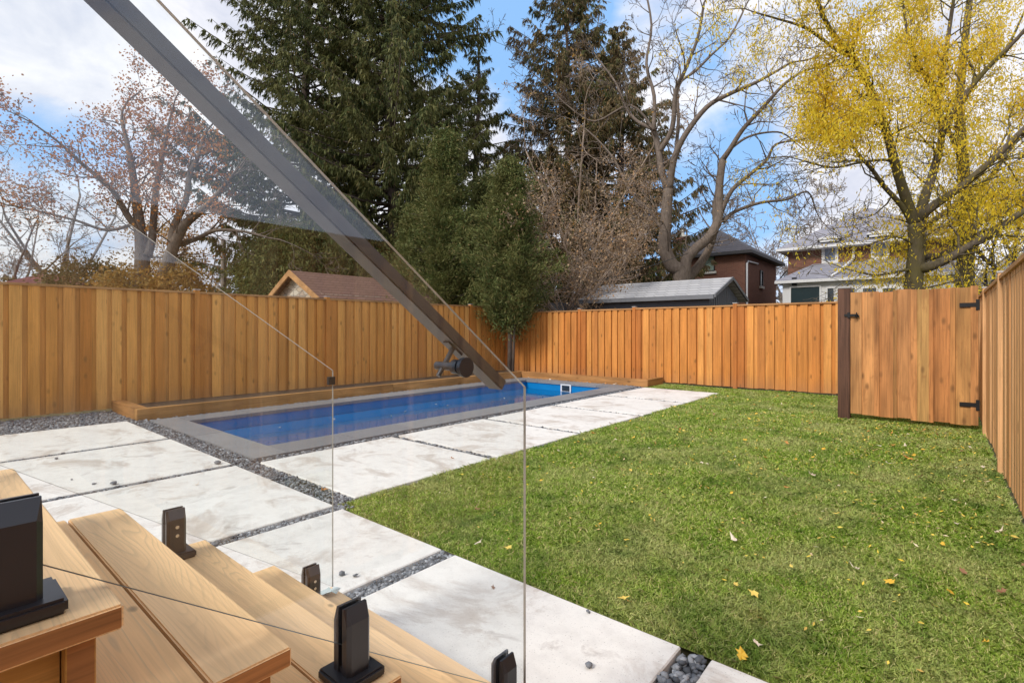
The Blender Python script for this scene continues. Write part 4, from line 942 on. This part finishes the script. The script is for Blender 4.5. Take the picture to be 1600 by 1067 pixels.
def poly_limb(S, b, pts, r0, r1, n=10):
    # smooth the surveyed polyline a little (Catmull-Rom) and build a round tapered limb
    P_ = [np.array(p, float) for p in pts]; out = []
    for i in range(len(P_)-1):
        a0, a1, a2, a3 = P_[max(i-1, 0)], P_[i], P_[i+1], P_[min(i+2, len(P_)-1)]
        for k in range(4):
            t = k/4; out.append(.5*((2*a1)+(-a0+a2)*t+(2*a0-5*a1+4*a2-a3)*t*t+(-a0+3*a1-3*a2+a3)*t**3))
    out.append(P_[-1]); m = len(out); rr = [r0+(r1-r0)*(i/(m-1))**.8 for i in range(m)]
    b.tube(out, rr, n, caps=True); return out, rr
def tree(name, label, base, limbs, barkm, seed, twl=2.2, lvl=3, nchild=4, per=.9, leaves=None, leafmat=None, group=None, wig=.22, upb=.05, start=.25, minr=.006, twr=.35, extra=None, side=(.6, 1.2), tipf=1.0, leafsize=(.06, .12), leafw=.045, nleaf=8, spread=.18, ldrop=.3, lfil=None):
    rg = random.Random(seed); root = empty(name, tuple(base), label, 'tree', group)
    b = MB(); S = []; tips = []
    for (pts, r0, r1) in limbs:
        out, rr = poly_limb(S, b, pts, r0, r1); m = len(out)
        tot = sum(np.linalg.norm(out[i+1]-out[i]) for i in range(m-1)); k = int(tot/per)
        for j in range(k):
            i = min(m-2, int(m*(start+(1-start)*(j+rg.random())/k))) if r0 < .99 else m-2
            d = unit(out[i+1]-out[i]); f = rg.uniform(*side); ax = unit(np.cross(d, np.array([rg.gauss(0, 1) for _ in range(3)])))
            f_ = i/m; grow(S, tips, out[i], d*math.cos(f)+ax*math.sin(f)+np.array([0, 0, .1]), twl*rg.uniform(.6, 1.15)*(1-.35*f_), max(minr, min(rr[i]*.5, twr*.1)), lvl-1, rg, wig, upb, nchild, minr=minr)
        if r1 > .075: continue
        d = unit(out[-1]-out[-2]); grow(S, tips, out[-1], d, twl*tipf, rr[-1], lvl, rg, wig, upb, nchild, minr=minr)
    b.build('trunk', M[barkm], root, smooth=True)
    seg_mesh('branches', S, M[barkm], root, 4 if len(S) < 14000 else 3)
    if leafmat:
        rn = np.random.default_rng(seed); T = np.array([t[0] for t in tips])
        if lfil is not None: T = T[[bool(lfil(t, rg)) for t in T]]
        C_ = np.repeat(T, nleaf, 0); N = len(C_); C_ = C_+rn.normal(0, spread, (N, 3))-np.array([0, 0, 1])*(ldrop*rn.uniform(0, 1, N))[:, None]
        D_ = unit(rn.normal(0, .6, (N, 3))+[0, 0, -ldrop*2.2]); V = diamonds(C_, D_, unit(np.cross(D_, rn.normal(0, 1, (N, 3)))), rn.uniform(*leafsize, N), leafw*rn.uniform(.6, 1.3, N))
        fast_mesh('leaves', V, 4, M[leafmat], root); print(name, 'segs', len(S), 'leaves', N)
    else: print(name, 'segs', len(S))
    return root
def PL(pts, d, dd=0.0, ph=0):
    """sight points at distance d, bowing dd metres nearer or farther along the limb"""
    n = len(pts); return [P(u, v, d+dd*(i/(n-1)) if n > 1 else d) for i, (u, v) in enumerate(pts)]
# big bare tree
D8 = 20.0; g0 = P(1062, 515, D8); g0[2] = -.07; g1 = P(1078, 515, D8+.3); g1[2] = -.07
limbs = [([g0]+PL([(1064, 437), (1050, 415), (1038, 387), (1040, 354), (1042, 322), (1044, 296)], D8), 0.324, 0.198),
 (PL([(1044, 296), (1034, 270), (1029, 236), (1021, 202)], D8, .3), 0.148, 0.104),
 (PL([(1021, 202), (996, 190), (978, 168), (962, 130), (940, 100)], D8+.3, 1.5), 0.0814, 0.032),
 (PL([(1029, 238), (1050, 202), (1056, 142), (1070, 111), (1090, 60), (1100, 5)], D8+.2, -1.5), 0.118, 0.04),
 (PL([(1021, 204), (1022, 150), (1010, 100), (1018, 40), (1005, -30)], D8, 1), 0.0888, 0.032),
 (PL([(1046, 296), (1053, 250), (1070, 212), (1104, 168), (1138, 148), (1175, 132), (1202, 118), (1236, 98)], D8, -2.0), 0.148, 0.036),
 (PL([(1055, 246), (1060, 190), (1060, 135), (1087, 111), (1114, 84), (1141, 57), (1165, 10)], D8, 1.5), 0.074, 0.032),
 ([g1]+PL([(1070, 425), (1082, 394), (1105, 374), (1120, 350), (1124, 330), (1124, 290), (1129, 250)], D8), 0.243, 0.135),
 ([P(1070, 440, D8+.4)]+PL([(1096, 410), (1112, 378), (1118, 347), (1117, 320), (1126, 285)], D8+.6), 0.198, 0.081),
 (PL([(1129, 250), (1141, 233), (1161, 202), (1195, 165), (1222, 135), (1249, 115), (1276, 105)], D8, -2), 0.118, 0.032),
 (PL([(1127, 331), (1144, 297), (1175, 270), (1198, 250), (1212, 226), (1249, 219)], D8, -1.5), 0.104, 0.032),
 (PL([(1141, 233), (1165, 216), (1192, 208), (1222, 208), (1245, 225)], D8, 1), 0.0592, 0.024),
 (PL([(1131, 346), (1148, 331), (1188, 317), (1229, 312), (1262, 300), (1275, 330)], D8, 1.5), 0.0888, 0.024),
 (PL([(1040, 370), (1015, 330), (985, 300), (960, 250), (930, 215), (900, 190)], D8, 1.5), 0.074, 0.024),
 (PL([(1021, 202), (985, 165), (930, 190), (890, 168), (850, 130), (810, 95)], D8+1, 2.5), 0.0592, 0.016)]
tree('bare_tree', 'large bare tree with grey curving limbs forking above the grey shed', g0, limbs, 'bark_grey', 51, 1.9, 3, 4, .62, minr=.0085, wig=.27, twr=.36,
     leafmat='tanleaf', nleaf=1, spread=.1, leafsize=(.06, .11), lfil=lambda t, r: r.random() < .5)
# yellow locust
D9 = 15.5; g0 = P(1428, 515, D9); g0[2] = -.07
limbs = [([g0]+PL([(1427, 456), (1429, 425), (1433, 381), (1430, 350)], D9), .27, .21),
 (PL([(1430, 352), (1411, 297), (1397, 250), (1384, 202), (1370, 162), (1345, 110), (1330, 88), (1296, 44), (1276, 0)], D9, -1.5), .155, .045),
 (PL([(1433, 350), (1446, 305), (1458, 270), (1472, 209), (1466, 150), (1478, 80), (1490, 0)], D9, 1.5), .16, .05),
 (PL([(1438, 342), (1451, 327), (1499, 294), (1532, 267), (1566, 236), (1600, 202), (1660, 150)], D9, -1.5), .15, .06),
 (PL([(1434, 420), (1452, 417), (1482, 404), (1516, 384), (1549, 365), (1600, 330), (1660, 300)], D9, -2), .17, .06),
 (PL([(1433, 400), (1465, 401), (1499, 386), (1530, 350), (1560, 330), (1610, 290)], D9, 1.0), .13, .05),
 (PL([(1433, 365), (1445, 355), (1480, 330), (1510, 310), (1545, 318), (1600, 300)], D9, 1.5), .09, .04),
 (PL([(1428, 355), (1408, 321), (1380, 290), (1364, 267), (1340, 240), (1323, 216), (1290, 205)], D9, -1), .09, .025),
 (PL([(1400, 260), (1384, 250), (1340, 255), (1300, 262), (1250, 250)], D9, -1.5), .05, .02),
 (PL([(1384, 202), (1360, 190), (1320, 180), (1285, 150), (1240, 140)], D9, .8), .06, .02),
 (PL([(1330, 88), (1310, 80), (1260, 45), (1215, 30), (1180, 20)], D9-.8, -.5), .06, .02),
 (PL([(1472, 209), (1500, 160), (1540, 110), (1590, 60), (1630, 10)], D9+.5, -1), .10, .04),
 (PL([(1466, 150), (1440, 110), (1420, 60), (1410, 0)], D9+1, 0), .08, .03),
 (PL([(1430, 420), (1400, 425), (1370, 430), (1340, 425)], D9, -.5), .05, .02),
 (PL([(1430, 385), (1405, 370), (1380, 375), (1350, 385)], D9, -.5), .045, .02)]
def lf9(t, r):
    rel = t-P(800, 515, 0); f = t[0]*cF[0]+t[1]*cF[1]; rt = t[0]*cR[0]+t[1]*cR[1]; u = 800+800*rt/f; v = 515-800*(t[2]-CH)/f
    p = .30
    if u > 1255 and v < 230: p = .8 if u < 1480 else .6
    if v > 315 and u < 1460: p = .7 if u > 1345 else (.35 if u > 1318 else .03)
    if u < 1250: p *= .45
    p *= 1.5 if math.sin(t[0]*2.3+t[2]*1.9)*math.sin(t[1]*2.1-t[2]*2.7) > -.15 else (.5 if v > 260 else 1.4)
    if 230 < v < 345 and u < 1380: p = .12
    if v > 250 and u > 1460: p = .45
    return r.random() < p
tree('locust_tree', 'large honey locust with bright yellow leaves behind the gate', g0, limbs, 'bark_moss', 61, 1.75, 3, 4, .34, minr=.006, wig=.26, upb=-.01, leafmat='yellow', nleaf=27, spread=.20, ldrop=.50, leafsize=(.07, .14), leafw=.034, lfil=lf9, twr=.4)
g0 = P(1508, 515, 19); g0[2] = -.07
limbs = [([g0]+PL([(1507, 440), (1510, 390), (1510, 337), (1504, 250), (1499, 169), (1505, 90), (1515, 0)], 19), .34, .1),
 (PL([(1510, 337), (1530, 300), (1560, 260), (1590, 220), (1640, 190)], 19, 1), .12, .04), (PL([(1504, 250), (1480, 200), (1455, 140), (1440, 60)], 19, 1), .1, .03), (PL([(1510, 380), (1540, 360), (1580, 350), (1630, 330)], 19, 2), .09, .03), (PL([(1499, 169), (1530, 120), (1570, 80), (1600, 20)], 19, -1), .09, .03)]
tree('locust_tree', 'second yellow-leaved tree with a straight trunk at the right behind the locust', g0, limbs, 'bark_moss', 62, 2.0, 3, 4, .8, minr=.008, upb=0, leafmat='yellow', nleaf=22, spread=.22, ldrop=.3, leafsize=(.07, .13), leafw=.05, lfil=lambda t, r: r.random() < .6)
# maple at the left
D1 = 19.0; g0 = P(240, 515, D1); g0[2] = -.07
limbs = [([P(224, 700, D1)*[1, 1, 0]]+PL([(222, 445), (222, 400), (219, 358), (213, 314), (206, 263), (199, 225), (190, 190)], D1), .34, .05),
 ([P(262, 700, D1)*[1, 1, 0]]+PL([(256, 448), (262, 415), (272, 384), (290, 350), (321, 324), (350, 292), (362, 275)], D1, -1), .34, .045),
 (PL([(230, 400), (238, 370), (243, 304), (251, 256), (257, 225), (262, 200)], D1, .5), .17, .05),
 (PL([(268, 385), (272, 354), (290, 314), (297, 270), (310, 245), (316, 220)], D1, 1), .16, .05),
 (PL([(218, 360), (199, 337), (175, 297), (128, 256), (95, 225)], D1, -1), .14, .04),
 (PL([(275, 384), (310, 372), (337, 360), (381, 362), (420, 372)], D1, -1), .11, .03),
 (PL([(222, 345), (170, 360), (120, 345), (60, 330), (10, 320)], D1, -1.5), .07, .02)]
tree('maple_tree', 'spreading maple with thin faded orange leaves behind the long fence', g0, limbs, 'bark_grey', 71, 1.75, 3, 4, .42, minr=.008, upb=.04, leafmat='pinkleaf', nleaf=9, spread=.22, ldrop=.1, leafsize=(.06, .12), leafw=.08, lfil=lambda t, r: (t[0]*cR[0]+t[1]*cR[1])/(t[0]*cF[0]+t[1]*cF[1]) < -.56 and r.random() < (.7 if t[2] > 5.6 else .2))
# generic background trees
def gen_tree(name, label, u, d, H, seed, barkm, group, spread=.5, lvl=4, leafmat=None, nleaf=3, lsz=(.06, .12), lp=.6, tr=.2, fork=5, twl=None):
    g0 = P(u, 515, d); g0[2] = -.07; rg = random.Random(seed); limbs = []
    top = g0+np.array([rg.uniform(-.5, .5), rg.uniform(-.5, .5), H*.3]); limbs.append(([g0, (g0+top)/2+[.1, .05, 0], top], tr, tr*.75))
    for i in range(fork):
        a = 2*math.pi*i/fork+rg.uniform(-.5, .5); e1 = top+np.array([math.cos(a)*H*spread*.25, math.sin(a)*H*spread*.25, H*.22]); e2 = e1+np.array([math.cos(a+.3)*H*spread*.3, math.sin(a+.3)*H*spread*.3, H*rg.uniform(.18, .36)])
        limbs.append(([top-[0, 0, .2], (top+e1)/2+[0, 0, .2], e1, e2], tr*.55, tr*.16))
    return tree(name, label, g0, limbs, barkm, seed, twl or H*.2, lvl-1, 4, .9, minr=max(.006, d*.00042), leafmat=leafmat, group=group, nleaf=nleaf, leafsize=lsz, leafw=lsz[1]*.55, spread=.22, ldrop=.1, lfil=lambda t, r: r.random() < lp)
gb = 'bare trees far beyond the fences'
gen_tree('bare_tree', 'pale bare tree at the left edge behind the glass', 20, 26, 8.5, 81, 'bark_pale', gb, .55, 4, 'pinkleaf', 1, lp=.3)
gen_tree('bare_tree', 'pale reddish bare tree between the left edge and the maple', 95, 29, 10, 82, 'bark_pale', gb, .5, 4, 'pinkleaf', 2, lp=.4, tr=.3)
gen_tree('bare_tree', 'low bare tree right of the maple by the utility pole', 322, 34, 8, 83, 'bark_pale', gb, .5, 4, 'pinkleaf', 2, lp=.5)
gen_tree('bare_tree', 'slim bare tree between the two brick houses', 1190, 42, 11, 84, 'bark_pale', gb, .55, 4)
gen_tree('bare_tree', 'bare tree left of the grey roofed house', 1232, 46, 13, 85, 'bark_pale', gb, .5, 4)
gen_tree('bare_tree', 'bare tree rising behind the grey house roof', 1300, 50, 14, 86, 'bark_pale', gb, .5, 4)
gen_tree('bare_tree', 'bare tree right of the locust trunk', 1475, 34, 9, 87, 'bark_pale', gb, .5, 4, 'yellow', 2, lp=.25)
gen_tree('bare_tree', 'greyish bare tree above the right garage', 1545, 27, 8.5, 88, 'bark_dark', gb, .6, 4, 'yellow', 2, lp=.2)
gen_tree('bare_tree', 'bare tree farthest right over the side fence', 1610, 22, 9.5, 89, 'bark_dark', gb, .6, 4, 'yellow', 4, lp=.35)
gen_tree('bare_tree', 'pinkish bare tree in the gap left of the bare trunk', 990, 36, 6.5, 90, 'bark_pale', gb, .6, 4, 'pinkleaf', 2, lp=.6)
gen_tree('bare_tree', 'brown leafed tree in front of the brownish spruces', 930, 21.5, 11.5, 91, 'twig_brown', gb, .42, 4, 'orangeleaf', 2, lp=.25, tr=.16, twl=1.9)
gen_tree('brown_shrub', 'dense brown twiggy shrub tree at the left end of the grey shed', 928, 19.6, 6.3, 92, 'twig_brown', None, .55, 4, 'tanleaf', 5, (.05, .10), .6, tr=.09, fork=14, twl=1.5)
gen_tree('brown_shrub', 'smaller tangled brown shrub between the cedars and the shed', 868, 17.5, 4.4, 93, 'twig_brown', None, .6, 4, 'tanleaf', 6, (.05, .10), .8, tr=.07, fork=11, twl=1.3)
# scrub behind the left fence
for (u, d, H, Rx, m_, s_, n_, lab) in ((140, 20, 3.9, 2.0, 'scrubleaf', 101, 15000, 'brownish olive scrub below the maple, left'), (200, 18.5, 3.5, 1.5, 'orangeleaf', 102, 9000, 'orange and green bush in front of the maple trunk'), (285, 19, 3.6, 1.2, 'orangeleaf', 103, 8000, 'orange bush right of the maple trunk'),
    (255, 26, 6.8, 2.3, 'orangeleaf', 104, 9000, 'taller golden tree crown behind the maple limbs'), (20, 24, 3.6, 2.4, 'scrubleaf', 105, 11000, 'brown scrub at the left edge'), (700, 24, 4.0, 2.6, 'scrubleaf', 106, 9000, 'dark scrub behind the cedars'), (880, 22, 4.6, 2.0, 'yew', 107, 12000, 'dark evergreen bush behind the brown shrub'),
    (1000, 26, 4.2, 2.0, 'scrubleaf', 108, 8000, 'brown undergrowth behind the grey shed'), (1490, 30, 3.6, 3.0, 'scrubleaf', 109, 7000, 'low scrub to the right of the locust'), (340, 30, 3.2, 3.2, 'scrubleaf', 110, 9000, 'low reddish scrub behind the utility pole')):
    c = P(u, 515, d); shrub('leafy_shrub', lab, c, H, Rx, m_, s_, n_, (.09, .17), .07, .2, 'shrub', .3, clump=.25, group='shrubs behind the fences')
# distant tree line closing the horizon
def treeline():
    rg = np.random.default_rng(5); C = []
    for a in np.linspace(-80, 80, 150):
        th = YAW+R(a); d = rg.uniform(75, 110); c = np.array([-math.sin(th)*d, math.cos(th)*d, 0]); H = rg.uniform(4, 8); n = 260
        p = rg.normal(0, 1, (n, 3))*[3.2, 3.2, 0]+c; p[:, 2] = H*rg.uniform(0, 1, n)**.8; C.append(p)
    C = np.concatenate(C); N = len(C); D_ = unit(rg.normal(0, 1, (N, 3))); return diamonds(C, D_, unit(np.cross(D_, rg.normal(0, 1, (N, 3)))), rg.uniform(.6, 1.3, N), rg.uniform(.3, .7, N))
tag(fast_mesh('distant_treeline', treeline(), 4, island_mat('far_trees', [(0, (.13, .11, .085)), (.6, (.22, .18, .14)), (1, (.28, .22, .17))], .9)), 'far brownish wood along the horizon', 'trees', kind='stuff')
